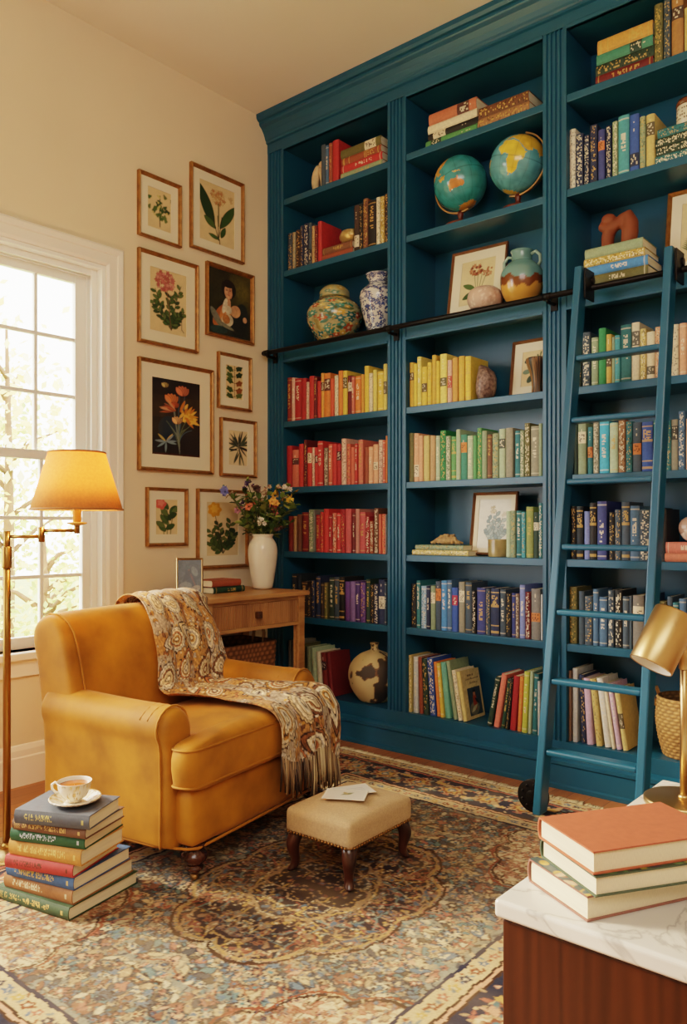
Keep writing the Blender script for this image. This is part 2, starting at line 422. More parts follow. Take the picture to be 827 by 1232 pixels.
# frieze and crown: one moulded profile run along the top
cp = [(YB, 3.50), (YF - .002, 3.50), (YF - .002, 3.555), (YF - .014, 3.56), (YF - .014, 3.572), (YF - .02, 3.578), (YF - .024, 3.59), (YF - .034, 3.612), (YF - .052, 3.635), (YF - .068, 3.648), (YF - .072, 3.655), (YF - .072, 3.668), (YF - .084, 3.672), (YF - .095, 3.685), (YF - .097, 3.709), (YB, 3.709)]
Mx = Matrix(((0, 0, 1, 0), (1, 0, 0, 0), (0, 1, 0, 0), (0, 0, 0, 1)))
m = MB(); m.prism(cp, X0 + .002, XE, M=Mx); bpart(m, 'crown_moulding')
bp = [(YB, 0), (YF - .034, 0), (YF - .034, .018), (YF - .026, .024), (YF - .022, .105), (YF - .03, .112), (YF - .03, .128), (YF - .016, .138), (YF - .001, .144), (YF - .001, .2115), (YB, .2115)]
m = MB(); m.prism(bp, X0 + .002, XE, M=Mx); bpart(m, 'base_plinth')
m = MB(); m.box(-.67, XE, YF, YB, .2115, 3.50); bpart(m, 'end_panel')
rail = MB(); ZR = 2.252; YR = YF - .075
rail.tube([(-3.50, YR, ZR), (XE, YR, ZR)], .0135, 12)
ro = bpart(rail, 'ladder_rail', M_black)
for (a, c) in PIL[:3]:
    x = (a + c) / 2; m = MB()
    m.tube([(x, YF + .004, ZR - .02), (x, YR + .01, ZR - .02), (x, YR, ZR - .01)], .009, 8); m.box(x - .016, x + .016, YF - .004, YF + .004, ZR - .05, ZR + .01)
    m.tube([(x - .018, YR, ZR), (x + .018, YR, ZR)], .0175, 12)
    o = m.build('rail_bracket', M_black, ro)

# ================================================================== BOOKS
CN = dict(brick=(138, 42, 34), blush=(226, 172, 150), crimson=(176, 28, 36), scarlet=(208, 44, 40), burgundy=(112, 24, 32), amber=(236, 160, 50), orange=(236, 128, 34), vermilion=(222, 78, 38),
          cream=(232, 216, 180), yellow=(234, 196, 56), salmon=(226, 116, 92), lemon=(238, 214, 96), taupe=(132, 106, 90), coral=(226, 102, 74), rust=(160, 78, 48), peach=(232, 166, 124), tan=(196, 152, 104),
          brown=(126, 80, 54), maroon=(128, 30, 34), sage=(142, 160, 124), grey=(128, 124, 118), rose=(202, 78, 80), dustyrose=(190, 122, 108), ink=(30, 40, 50), darkbrown=(62, 46, 38), navy=(36, 50, 86),
          olive=(108, 104, 56), darkgreen=(42, 66, 54), slate=(64, 82, 98), black=(32, 32, 34), purple=(104, 66, 140), lilac=(126, 98, 158), violet=(76, 50, 118), mustard=(214, 168, 44), ochre=(214, 150, 58),
          straw=(216, 190, 110), celadon=(176, 196, 158), emerald=(40, 142, 78), fern=(86, 158, 92), jade=(60, 142, 118), stone=(150, 144, 122), teal=(38, 116, 124), turquoise=(62, 160, 172), fernolive=(140, 152, 78),
          skyblue=(150, 190, 216), azure=(60, 140, 204), steel=(70, 110, 146), royal=(40, 84, 168), indigo=(54, 66, 132), periwinkle=(118, 134, 196), lightgrey=(196, 198, 196), ivory=(222, 216, 196),
          gold=(196, 160, 66), cyan=(36, 172, 206), copper=(164, 112, 70), terracotta=(206, 112, 78), white=(232, 228, 218), mint=(110, 186, 160), lime=(196, 200, 62), palepink=(214, 176, 206), red=(196, 38, 40), pine=(30, 70, 52), walnut=(110, 66, 40), caramel=(176, 120, 62))
CNAME = dict(dustyrose='dusty rose', darkbrown='dark brown', darkgreen='dark green', skyblue='sky blue', royal='royal blue', lightgrey='light grey', fernolive='olive green', fern='fern green', steel='steel blue', palepink='pale lilac', pine='pine green', azure='azure blue', slate='slate blue', emerald='emerald green', gold='gold', ink='blackish')
GOLDC, CREAMC = rgb(206, 166, 92), rgb(236, 222, 192)
DECO = dict(p=('plain', None), g=('gold-titled', GOLDC), c=('cream-titled', CREAMC), b=('gold-banded', GOLDC), k=('dark-labelled', rgb(34, 36, 44)), w=('cream-labelled', CREAMC), r=('red-labelled', rgb(190, 50, 48)),
            o=('orange-labelled', rgb(226, 128, 60)), x=('cream-patterned', CREAMC), y=('gold-patterned', GOLDC))
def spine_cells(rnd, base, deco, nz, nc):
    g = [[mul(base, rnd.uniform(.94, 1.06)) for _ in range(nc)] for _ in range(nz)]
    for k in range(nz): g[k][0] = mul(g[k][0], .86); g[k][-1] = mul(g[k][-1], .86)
    acc = DECO[deco][1]
    if deco in 'gc':
        a = rnd.randint(int(nz * .3), int(nz * .45)); e = rnd.randint(int(nz * .7), int(nz * .88))
        for k in range(a, e):
            if rnd.random() < .7:
                for c in range(nc // 2 - 1, nc // 2 + 2):
                    if rnd.random() < .7: g[k][c] = mixc(base, acc, .75)
        for c in range(nc): g[2][c] = g[nz - 3][c] = mixc(g[2][c], acc, .45)
    elif deco == 'b':
        for k in (2, 3, int(nz * .2), int(nz * .6), int(nz * .62) + 1, nz - 4):
            for c in range(nc): g[k][c] = mixc(base, acc, .7)
        for k in range(int(nz * .66), int(nz * .85)):
            for c in range(1, nc - 1):
                if rnd.random() < .5: g[k][c] = mixc(base, acc, .8)
    elif deco in 'kwro':
        a = rnd.choice([.12, .35, .6, .62]); a = int(nz * a); e = a + int(nz * rnd.uniform(.18, .3))
        ink = mul(CREAMC, .9) if deco in 'kr' else rgb(60, 44, 34)
        for k in range(a, min(e, nz - 1)):
            for c in range(nc):
                g[k][c] = mixc(base, acc, .85)
                if 0 < c < nc - 1 and a < k < e - 1 and rnd.random() < .32: g[k][c] = mixc(acc, ink, .8)
        for k in range(int(nz * .7), int(nz * .9)):
            if rnd.random() < .3 and not a <= k < e: g[k][nc // 2] = mixc(base, CREAMC, .6)
    elif deco in 'xy':
        dk = mul(base, .45)
        for k in range(1, nz - 1):
            for c in range(nc):
                r = rnd.random(); lim = .34 if deco == 'x' else .2
                if 0 < c < nc - 1 and r < lim: g[k][c] = mixc(base, acc, rnd.uniform(.5, .95))
                elif r > .86: g[k][c] = dk
    return g
def book_meshes(rnd, w, d, h, base, deco, nz=40, nc=7, sq=.003, t=.0024, text=None):
    """cover (spine, two boards) and page block; spine faces -y, stands on z=0, thickness along x"""
    cv = MB(); bul = min(.006, w * .22); y0 = bul
    xs = [-w / 2 + w * i / nc for i in range(nc + 1)]
    out = [(x, y0 - bul * (1 - (2 * x / w) ** 2) ) for x in xs]
    g = spine_cells(rnd, base, deco, nz, nc)
    if text: text(g, base)
    vs = [(x, y, h * k / nz) for k in range(nz + 1) for x, y in out]; fs = []; cs = []
    for k in range(nz):
        for c in range(nc):
            o = k * (nc + 1) + c; fs.append((o, o + 1, o + nc + 2, o + nc + 1)); cs.append(g[k][c])
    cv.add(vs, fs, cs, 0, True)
    b2 = mul(base, .97); inn = [(min(max(x, -w / 2 + t), w / 2 - t), y + t) for x, y in out]
    full_o = [(-w / 2, d)] + out + [(w / 2, d)]; full_i = [(-w / 2 + t, d)] + inn + [(w / 2 - t, d)]
    n = len(full_o); V = [(x, y, z) for z in (0, h) for x, y in full_o] + [(x, y, z) for z in (0, h) for x, y in full_i]; F = []
    for i in range(n - 1):
        if i in (0, n - 2): F.append((i, i + 1, n + i + 1, n + i))
        F.append((2 * n + i, 3 * n + i, 3 * n + i + 1, 2 * n + i + 1))
        F.append((n + i, n + i + 1, 3 * n + i + 1, 3 * n + i)); F.append((i, 2 * n + i, 2 * n + i + 1, i + 1))
    F.append((0, n, 3 * n, 2 * n)); F.append((n - 1, 3 * n - 1, 4 * n - 1, 2 * n - 1))
    cv.add(V, F, b2)
    pg = MB(); pg.box(-w / 2 + t, w / 2 - t, y0 + .002, d - sq, sq, h - sq)
    return cv, pg
BCOUNT = [0]
def book(loc, w, d, h, colour, deco, label, group, parts=False, lie=False, rz=0.0, lean=0.0, nz=40, nc=7, cat='book', seed=None, text=None, t=.0024, sq=.003):
    BCOUNT[0] += 1; rnd = random.Random(BCOUNT[0] * 7 + 1)
    base = rgb(*CN[colour]); gy_ = sum(base) / 3; base = mixc(base, (gy_, gy_, gy_), .12); base = mul(base, rnd.uniform(.92, 1.06))
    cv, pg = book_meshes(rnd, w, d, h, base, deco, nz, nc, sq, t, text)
    rot = (0, R(90) if lie else lean, rz)
    if not parts:
        o = len(cv.v); cv.v += pg.v
        for f in pg.f: cv.f.append([o + k for k in f]); cv.c.append((1, 1, 1)); cv.m.append(1); cv.s.append(False)
        return tag(cv.build('book', [M_col, M_page], None, loc, rot), label, cat, group)
    r = thing('book', label, cat, loc, rot, group)
    cv.build('cover', M_col, r); pg.build('page_block', M_page, r)
    return r
ROWS = [
 ('l_orange','D','-3409 48 269 brick g;-3359 27 264 blush c;-3332 51 254 crimson c;-3281 42 249 crimson p;-3239 23 224 blush x;-3215 37 255 scarlet p;-3175 23 249 burgundy g;-3150 28 218 scarlet p;-3121 24 262 amber k;-3097 50 257 orange k;-3047 27 220 vermilion p;-3018 29 235 cream x;-2987 33 258 orange p;-2954 34 254 yellow k;-2917 30 222 burgundy w;-2885 19 213 salmon c;-2864 43 212 orange c;-2817 20 217 amber p;-2796 33 261 yellow p;-2762 27 217 cream x;-2732 26 231 lemon p;-2703 39 218 yellow c;-2662 25 255 lemon k'),
 ('l_coral','E','-3402 45 252 crimson p;-3355 54 225 salmon k;-3299 37 257 scarlet p;-3259 25 279 burgundy y;-3233 36 232 scarlet w;-3194 21 230 blush x;-3173 26 228 scarlet k;-3148 41 263 scarlet c;-3100 33 221 taupe x;-3063 29 239 coral c;-3035 32 240 scarlet p;-3003 34 236 crimson k;-2965 36 265 blush x;-2927 27 233 coral y;-2897 28 212 coral p;-2866 19 231 scarlet c;-2840 35 249 salmon g;-2792 22 204 rust p;-2769 32 206 peach c;-2735 34 217 peach w;-2697 30 239 blush x;-2663 17 235 coral c;-2645 9 258 orange p'),
 ('l_red','F','-3389 37 214 brick p;-3348 27 213 tan p;-3318 37 223 brown p;-3277 52 235 maroon g;-3222 39 252 sage x;-3180 13 248 grey p;-3164 34 219 crimson g;-3127 26 235 scarlet y;-3100 38 253 scarlet p;-3060 25 216 crimson c;-3032 29 229 coral x;-3000 29 229 scarlet c;-2969 31 249 crimson y;-2935 42 251 rose p;-2881 20 226 burgundy c;-2860 28 250 dustyrose p;-2831 41 231 rose g;-2789 28 207 crimson x;-2760 26 181 rust x;-2728 30 252 brown x;-2692 17 218 coral p;-2674 27 218 coral y;-2645 9 216 grey p'),
 ('l_purple','G','-3361 40 252 ink g;-3320 39 252 ink p;-3277 48 212 darkbrown g;-3228 26 180 darkbrown y;-3199 28 220 navy y;-3164 38 247 navy g;-3122 25 209 darkbrown g;-3096 26 210 olive g;-3057 37 242 darkgreen c;-3018 37 246 slate g;-2980 39 248 black b;-2937 37 224 purple p;-2899 38 226 lilac p;-2860 32 226 violet c;-2826 38 225 purple y;-2782 29 244 darkgreen g;-2752 23 217 black y;-2728 30 220 navy x;-2696 43 246 navy w;-2651 14 235 slate c'),
 ('m_yellow','D','-2497 37 240 mustard k;-2457 21 228 yellow p;-2435 26 263 lemon c;-2407 34 206 yellow k;-2371 26 225 yellow b;-2342 27 259 mustard g;-2313 19 224 yellow p;-2292 42 256 lemon k;-2247 28 220 blush r;-2217 33 227 ochre p;-2178 34 230 mustard g;-2141 34 224 yellow b'),
 ('m_green','E','-2493 35 260 olive p;-2457 32 257 peach w;-2424 26 243 peach p;-2396 37 239 straw p;-2356 32 238 tan p;-2321 27 235 celadon c;-2293 35 260 emerald y;-2256 29 228 sage x;-2224 29 223 fern b;-2194 26 257 celadon p;-2167 36 229 jade o;-2129 33 221 celadon c;-2093 20 219 fern p;-2072 26 255 fern y;-2045 28 239 sage p;-2015 27 218 brown g;-1985 35 220 sage y;-1948 34 240 celadon k;-1912 39 242 stone p;-1862 28 225 teal c;-1834 22 224 sage x;-1809 29 257 olive x;-1778 42 240 stone c;-1734 17 249 sage p'),
 ('m_teal','F','-1909 24 225 celadon p;-1884 27 227 sage y;-1855 28 226 teal c;-1825 21 220 turquoise y;-1801 37 244 fernolive g;-1763 27 218 darkgreen w;-1735 20 261 teal x'),
 ('m_blue','G','-2476 32 233 black y;-2439 25 251 teal c;-2413 35 224 skyblue x;-2377 24 225 navy c;-2350 29 227 sage w;-2320 33 253 slate o;-2284 34 258 azure c;-2249 29 261 steel c;-2219 35 225 royal r;-2178 34 256 stone w;-2142 38 256 slate g;-2100 22 215 black x;-2073 48 231 indigo g;-2023 26 228 slate y;-1993 47 233 navy b;-1944 32 230 slate c;-1909 29 213 black y;-1878 21 215 indigo g;-1856 19 213 taupe x;-1835 28 256 periwinkle c;-1805 27 224 burgundy x;-1776 47 241 grey o;-1725 10 216 lightgrey p'),
 ('r_blue','B','-1595 43 280 ivory x;-1550 35 246 navy x;-1513 26 231 navy x;-1483 34 266 navy y;-1445 31 233 indigo o;-1410 26 240 navy x;-1379 24 249 sage x;-1353 49 263 turquoise c;-1302 42 252 royal k;-1258 25 231 sage y;-1231 37 231 straw k'),
 ('r_cream','D','-1578 26 240 black y;-1549 27 243 darkgreen y;-1519 38 247 slate x;-1477 32 218 sage c;-1444 34 255 emerald p;-1409 25 223 gold k;-1382 14 207 sage p;-1368 24 211 turquoise g;-1342 46 252 teal c;-1293 35 255 cream k;-1257 26 223 straw x;-1229 36 205 cream k;-1192 27 220 peach x;-1160 31 218 cream p;-1126 31 220 cream x;-1093 31 220 peach c;-1061 20 210 cream p;-1038 31 198 blush p'),
 ('r_teal','E','-1560 19 238 darkgreen p;-1539 38 235 sage w;-1495 24 213 teal o;-1467 26 234 stone x;-1438 43 233 cyan c;-1392 37 223 celadon g;-1352 31 233 copper x;-1319 28 223 teal y;-1288 37 216 slate o;-1249 47 214 royal b;-1200 18 219 teal c;-1179 28 214 navy p;-1145 20 214 teal y;-1124 28 215 stone k;-1095 27 247 steel x;-1065 22 214 blush p;-1042 28 208 slate p'),
 ('r_navy','F','-1576 26 243 black y;-1547 32 242 ink b;-1511 26 219 periwinkle p;-1485 33 257 black b;-1449 44 263 indigo c;-1395 26 214 black y;-1368 28 225 slate y;-1338 36 258 slate b;-1300 42 240 steel c;-1260 49 223 slate x;-1207 36 230 ink g;-1168 25 224 black p'),
 ('r_slate','G','-1582 37 259 olive y;-1536 26 242 slate p;-1508 38 222 slate y;-1469 26 255 steel c;-1441 37 221 steel c;-1401 29 254 slate x;-1369 33 256 black x;-1333 30 230 slate c;-1303 13 233 slate p;-1288 48 237 grey w;-1235 27 244 navy p;-1179 10 216 olive p;-1169 24 217 olive y;-1142 22 240 slate p;-1119 24 215 teal c;-1093 29 233 steel c;-1061 33 238 navy p'),
]
ROWN = dict(l_orange="the orange shelf above the vase", l_coral="the coral shelf below the orange", l_red="the red shelf above the purple", l_purple="the purple shelf behind the table",
            m_yellow="the yellow shelf beside the crystal", m_green="the green shelf below the yellow", m_teal="the short teal row beside the print", m_blue="the blue shelf below the print",
            r_blue="the blue shelf high over the ladder", r_cream="the cream shelf behind the ladder top", r_teal="the cyan shelf behind the ladder", r_navy="the navy shelf at mid ladder", r_slate="the slate shelf behind the lamp")
GRPN = dict(l_orange='orange and yellow books', l_coral='coral books', l_red='red books', l_purple='purple and navy books', m_yellow='yellow books', m_green='green books', m_teal='teal books', m_blue='blue books', r_blue='blue books on the high shelf', r_cream='teal and cream books', r_teal='cyan and teal books', r_navy='navy books', r_slate='slate books')
YBK = 3.482
for key, sh, data in ROWS:
    ents = [e.split() for e in data.split(';')]
    ents = [e for e in ents if float(e[0]) < -1062]
    for i, e in enumerate(ents):
        x0, w, h = float(e[0]) / 1000, float(e[1]) / 1000 - .0015, float(e[2]) / 1000
        rnd = random.Random(i * 31 + len(key)); w = max(w, .0085)
        lim = next(a for a, c_ in BAYS if x0 < c_) + .001
        if x0 < lim: w -= lim - x0; x0 = lim
        adj = DECO[e[4]][0]
        size = 'slim ' if w < .023 else 'thick ' if w > .042 else 'tall ' if h > .25 else 'short ' if h < .213 else ''
        lab = f"{size}{adj} {CNAME.get(e[3], e[3])} book, {ORD[i]} from left on {ROWN[key]}"
        d = rnd.uniform(.165, .195)
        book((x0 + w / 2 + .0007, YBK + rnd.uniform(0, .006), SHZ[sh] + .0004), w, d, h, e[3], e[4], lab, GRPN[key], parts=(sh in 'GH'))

def leaning_row(items, z, group, where):
    """items: bottom x, width, height, lean (radians, + = top towards +x), colour, deco"""
    for i, (x, w, h, a, c, dk) in enumerate(items):
        lim = next(p_ for p_, c_ in BAYS if x < c_) + .001
        if x < lim: w -= min(lim - x, w * .5); x = lim
        lab = f"{'leaning' if abs(a) > .06 else 'upright'} {DECO[dk][0]} {CNAME.get(c, c)} book, {ORD[i]} from left {where}"
        zz = z + .0005 + (w / 2) * math.sin(abs(a))
        b = book((x + w / 2, YBK + .003 * (i % 3), zz), w, .185, h, c, dk, lab, group, parts=True, lean=a)
    return b
# bottom shelves (x of the foot of each spine)
zH = SHZ["H"]
LB = leaning_row([(-2.503, 0.032, 0.302, 0.0, 'straw', 'x'), (-2.461, 0.029, 0.297, 0.0, 'lightgrey', 'c'), (-2.424, 0.024, 0.297, -0.03, 'rust', 'p'), (-2.392, 0.032, 0.293, -0.05, 'darkgreen', 'y'), (-2.354, 0.036, 0.301, -0.07, 'royal', 'x'), (-2.31, 0.02, 0.283, -0.085, 'orange', 'g'), (-2.285, 0.02, 0.279, -0.095, 'yellow', 'c'), (-2.258, 0.03, 0.287, -0.11, 'mint', 'p'), (-2.209, 0.022, 0.299, -0.165, 'sage', 'p'), (-2.178, 0.022, 0.255, -0.165, 'cream', 'y'), (-2.151, 0.022, 0.249, -0.175, 'straw', 'p')], zH, "books leaning on the bottom shelf of the middle bay", "by the picture-cover book")
leaning_row([(-2.013, 0.024, 0.254, 0.2, 'darkgreen', 'c'), (-1.977, 0.027, 0.27, 0.17, 'salmon', 'p'), (-1.937, 0.018, 0.248, 0.15, 'pine', 'g'), (-1.91, 0.015, 0.254, 0.11, 'black', 'y'), (-1.888, 0.03, 0.267, 0.08, 'crimson', 'p'), (-1.849, 0.019, 0.267, 0.055, 'orange', 'g'), (-1.823, 0.025, 0.294, 0.05, 'lime', 'c'), (-1.791, 0.015, 0.299, 0.045, 'celadon', 'p'), (-1.771, 0.023, 0.289, 0.04, 'teal', 'c'), (-1.738, 0.012, 0.256, 0.0, 'lightgrey', 'c')], zH, "books leaning by the ladder foot", "by the ladder foot")
leaning_row([(-1.588, 0.017, 0.324, 0.0, 'taupe', 'p'), (-1.565, 0.022, 0.338, 0.0, 'lightgrey', 'p'), (-1.524, 0.023, 0.312, -0.04, 'navy', 'y'), (-1.495, 0.028, 0.3, -0.06, 'palepink', 'p'), (-1.452, 0.025, 0.3, -0.11, 'straw', 'y'), (-1.414, 0.027, 0.307, -0.13, 'white', 'c'), (-1.378, 0.014, 0.288, -0.145, 'cream', 'p'), (-1.358, 0.02, 0.288, -0.155, 'palepink', 'c'), (-1.331, 0.022, 0.269, -0.155, 'straw', 'k')], zH, "pale books leaning behind the ladder", "behind the low ladder rungs")
leaning_row([(-3.384, 0.019, 0.299, 0.0, 'grey', 'p'), (-3.358, 0.033, 0.302, 0.0, 'stone', 'p'), (-3.316, 0.033, 0.284, -0.02, 'olive', 'p'), (-3.223, 0.032, 0.276, -0.05, 'sage', 'p'), (-3.183, 0.032, 0.272, -0.07, 'celadon', 'p'), (-3.142, 0.033, 0.254, -0.085, 'cream', 'p'), (-3.096, 0.035, 0.252, -0.1, 'brick', 'k'), (-3.052, 0.028, 0.256, -0.12, 'maroon', 'p')], zH, "books behind the side table on the bottom shelf", "by the gourd vase")

def stack(items, x, y, z, group, where, rz=0.0, parts=True, nz=48):
    """lying books, bottom first: (length, depth, thickness, colour, deco, dx)"""
    n = len(items)
    for i, (L, d, th, c, dk, dx) in enumerate(items):
        place = 'at the bottom' if i == 0 else 'on top' if i == n - 1 else f'{ORD[i]} up'
        lab = f"{DECO[dk][0]} {CNAME.get(c, c)} book lying {place} {where}"
        book((x + dx, y, z + th / 2 + .0003), th, d, L, c, dk, lab, group, parts=parts, lie=True, rz=rz, nz=nz)
        z += th + .0006
    return z
zA = SHZ['A'] + .0004; zB = SHZ['B'] + .0004; zC = SHZ['C'] + .0004; zF = SHZ['F'] + .0004
# ---- first bay, top shelf
for i, (x, w, h, c, dk) in enumerate([(-3.118, .034, .245, 'slate', 'p'), (-3.083, .024, .232, 'steel', 'c'), (-3.058, .027, .238, 'rust', 'g'), (-3.029, .046, .243, 'red', 'p')]):
    book((x + w / 2, YBK, zA), w - .001, .185, h, c, dk, f"{DECO[dk][0]} {CNAME.get(c, c)} book standing {ORD[i]} beside the bone figurine on the top shelf", 'books on the top shelf')
stack([(.30, .19, .036, 'sage', 'g', 0), (.295, .19, .042, 'red', 'c', .004), (.285, .185, .04, 'rust', 'b', .006), (.29, .19, .05, 'olive', 'w', 0)], -2.965, YBK, zA, 'lying books on the top shelf', 'of the stack near the bone figurine', parts=False)
# ---- first bay, second shelf
for i, (x, w, h, c, dk) in enumerate([(-3.39, .036, .228, 'slate', 'y'), (-3.352, .027, .226, 'stone', 'y'), (-3.323, .036, .232, 'darkbrown', 'y'), (-3.285, .026, .25, 'navy', 'y'), (-3.257, .036, .254, 'navy', 'x'), (-3.219, .026, .25, 'slate', 'k'), (-3.191, .022, .225, 'tan', 'y'), (-3.167, .021, .22, 'burgundy', 'y'), (-3.144, .03, .24, 'red', 'p')]):
    book((x + w / 2, YBK, zB), w - .001, .185, h, c, dk, f"{DECO[dk][0]} {CNAME.get(c, c)} book, {ORD[i]} from left on the shelf with the gold bowl", 'antique books around the gold bowl')
z2 = stack([(.233, .18, .034, 'rust', 'p', 0), (.228, .18, .04, 'brown', 'g', .002)], -3.108, YBK, zB, 'antique books around the gold bowl', 'under the small gold bowl', parts=False)
BOWLZ = z2
for i, (x, w, h, c, dk) in enumerate([(-2.868, .037, .262, 'darkbrown', 'w'), (-2.829, .024, .262, 'black', 'y'), (-2.803, .034, .282, 'brown', 'y'), (-2.767, .056, .26, 'black', 'g'), (-2.709, .026, .266, 'cream', 'x'), (-2.681, .028, .262, 'gold', 'x'), (-2.651, .03, .27, 'darkbrown', 'y')]):
    book((x + w / 2, YBK, zB), w - .001, .185, h, c, dk, f"{DECO[dk][0]} {CNAME.get(c, c)} antique book, {ORD[i]} after the gold bowl", 'antique books after the gold bowl')
# ---- second bay, top shelf
stack([(.31, .19, .036, 'fern', 'k', -.008), (.30, .185, .034, 'black', 'w', .008), (.295, .19, .042, 'cream', 'p', .006), (.285, .19, .058, 'terracotta', 'k', .012)], -2.37, YBK, zA, 'lying books above the globes', 'of the stack above the two globes', parts=False)
stack([(.28, .19, .05, 'copper', 'y', 0), (.275, .185, .052, 'walnut', 'y', .002)], -2.062, YBK, zA, 'lying leopard-patterned books', 'of the leopard-patterned pair above the globes', parts=False, nz=44)
# ---- third bay, top shelf
stack([(.255, .19, .044, 'burgundy', 'g', -.004), (.26, .19, .046, 'darkgreen', 'y', -.004), (.25, .185, .046, 'jade', 'k', 0), (.245, .185, .062, 'ochre', 'b', .004)], -1.45, YBK, zA, 'lying books on the highest shelf over the ladder', 'on the highest shelf over the ladder', parts=False)
for i, (x, w, h, c, dk) in enumerate([(-1.195, .036, .255, 'olive', 'y'), (-1.156, .03, .258, 'slate', 'y'), (-1.122, .048, .262, 'caramel', 'k'), (-1.07, .03, .19, 'straw', 'p')]):
    book((x + w / 2, YBK, zA), w - .001, .185, h, c, dk, f"{DECO[dk][0]} {CNAME.get(c, c)} book, {ORD[i]} upright after the stack over the ladder", 'upright books over the ladder')
# ---- third bay, second shelf: dark teal set lying at the right
zt = stack([(.19, .19, .037, 'teal', 'x', 0), (.185, .185, .037, 'darkgreen', 'x', .004), (.19, .19, .037, 'darkgreen', 'x', 0), (.18, .18, .037, 'teal', 'y', .01)], -1.19, YBK, zB, 'lying dark teal books', 'of the dark teal set under the lidded jar', parts=False)
# ---- third bay, rail shelf: stack under the sculpture
zs = stack([(.285, .19, .046, 'olive', 'c', .0), (.29, .19, .042, 'azure', 'c', -.006), (.275, .185, .036, 'gold', 'x', -.004), (.262, .185, .044, 'sage', 'p', .0)], -1.505, YBK, zC, 'lying books under the clay sculpture', 'under the reddish clay sculpture', parts=True)
# ---- second bay: two lying books under the coral branch
zm = stack([(.345, .2, .026, 'straw', 'x', 0), (.295, .19, .026, 'sage', 'y', .02)], -2.465, YBK, zF, 'lying books under the dried coral', 'under the dried coral on the middle shelf', parts=True)
# ---- third bay, salmon books under the shell
zp = stack([(.20, .18, .036, 'terracotta', 'p', -.004), (.20, .18, .046, 'salmon', 'c', 0)], -1.145, YBK, zF, 'lying salmon books', 'of the salmon pair under the shell', parts=True)

# ================================================================== ORNAMENTS
def ceramic(name, cv, prof_pts, seg, m, parent=None, loc=None):
    """lathe an (r,z) outline and lay a painted field round it"""
    n = cv.h; pr = np.array(prof_pts); t = np.linspace(0, len(pr) - 1, n)
    i = np.minimum(t.astype(int), len(pr) - 2); f = (t - i)[:, None]
    P0 = pr[np.maximum(i - 1, 0)]; P1 = pr[i]; P2 = pr[i + 1]; P3 = pr[np.minimum(i + 2, len(pr) - 1)]
    rz = .5 * (2 * P1 + (P2 - P0) * f + (2 * P0 - 5 * P1 + 4 * P2 - P3) * f ** 2 + (3 * P1 - P0 - 3 * P2 + P3) * f ** 3)
    th = np.linspace(0, 2 * PI, cv.w)
    P = np.stack([np.maximum(rz[:, :1], .0005) * np.cos(th), np.maximum(rz[:, :1], .0005) * np.sin(th), np.repeat(rz[:, 1:], cv.w, 1)], -1)
    return grid_obj(name, P, cv.a, m, parent, loc)
M_glaze = mat('painted_glaze', None, .22, coat=.4)
M_matte = mat('painted_matte', None, .6)
def floral_field(w, asp, bg, cols, n, seed, rmin=.015, rmax=.05, leaf=None):
    c = Cv(w, asp, bg); rnd = random.Random(seed)
    for k in range(n):
        x, y, r = rnd.random(), rnd.random() * asp, rnd.uniform(rmin, rmax)
        if leaf and rnd.random() < .5: c.leaf(x, y, r * 2, r * .5, rnd.uniform(0, 6.3), rnd.choice(leaf))
        else:
            col = rnd.choice(cols); c.ell(x, y, r, r, 0, col, .9, lobes=rnd.choice([5, 6, 7]), amp=.25, ph=rnd.random() * 6); c.ell(x, y, r * .35, r * .35, 0, mixc(col, (1, .9, .6), .5))
    return c
# ginger jar
c = floral_field(260, .9, rgb(170, 164, 124), [rgb(206, 160, 70), rgb(72, 138, 128), rgb(44, 104, 110), rgb(178, 88, 56), rgb(214, 192, 120)], 760, 4, .009, .036, [rgb(60, 120, 104), rgb(92, 110, 70), rgb(150, 140, 90)])
c.mottle(9, .3, 2); c.mottle(4, .2, 7)
gj = thing('ginger_jar', 'round lidded ginger jar painted with green and gold flowers beside the blue vase', 'jar', (-3.085, 3.568, zC))
ceramic('body', c, [(.085, 0), (.105, .02), (.152, .09), (.165, .155), (.145, .21), (.1, .245), (.078, .255), (.075, .262)], 40, M_glaze, gj)
c = floral_field(90, .5, rgb(170, 164, 120), [rgb(84, 128, 110), rgb(190, 160, 90)], 50, 5, .02, .05)
ceramic('lid', c, [(.082, .258), (.09, .262), (.09, .28), (.086, .3), (.06, .325), (.02, .335), (.001, .336)], 40, M_glaze, gj)
# blue and white vase
c = floral_field(240, 1.5, rgb(214, 214, 206), [rgb(36, 54, 110), rgb(60, 84, 140), rgb(40, 60, 120)], 1150, 6, .01, .026, [rgb(44, 64, 120), rgb(60, 80, 138)])
for k in (.06, 1.36, 1.16): c.rect(0, 1, k, k + .03, rgb(44, 62, 118))
c.ell(.62, .85, .06, .07, 0, rgb(30, 50, 112), 1, 5, .3)
tag(ceramic('vase', c, [(.06, 0), (.064, .02), (.082, .09), (.103, .18), (.1, .235), (.06, .275), (.053, .295), (.068, .325), (.073, .335), (.06, .33)], 40, M_glaze, None, (-2.76, 3.57, zC)), 'blue and white porcelain vase with dense flower pattern beside the ginger jar', 'vase')
# stone figurine: slender seated arch of bone
m = MB(); m.tube([(0, 0, 0), (-.012, 0, .05), (-.012, 0, .10), (.008, 0, .145), (.03, 0, .16)], [.022, .024, .028, .026, .02], 10)
m.tube([(.058, 0, 0), (.052, 0, .05), (.05, 0, .1), (.03, 0, .15)], [.016, .018, .022, .026], 10); m.ball((.042, 0, .165), (.024, .02, .022))
tag(m.build('bone_figurine', mat('bone', rgb(214, 190, 150), .7, noise=(30, .2), bump=(40, .3)), None, (-3.2, 3.54, zA), subsurf=1), 'pale bone-coloured abstract figurine with an open arch on the top shelf', 'figurine')
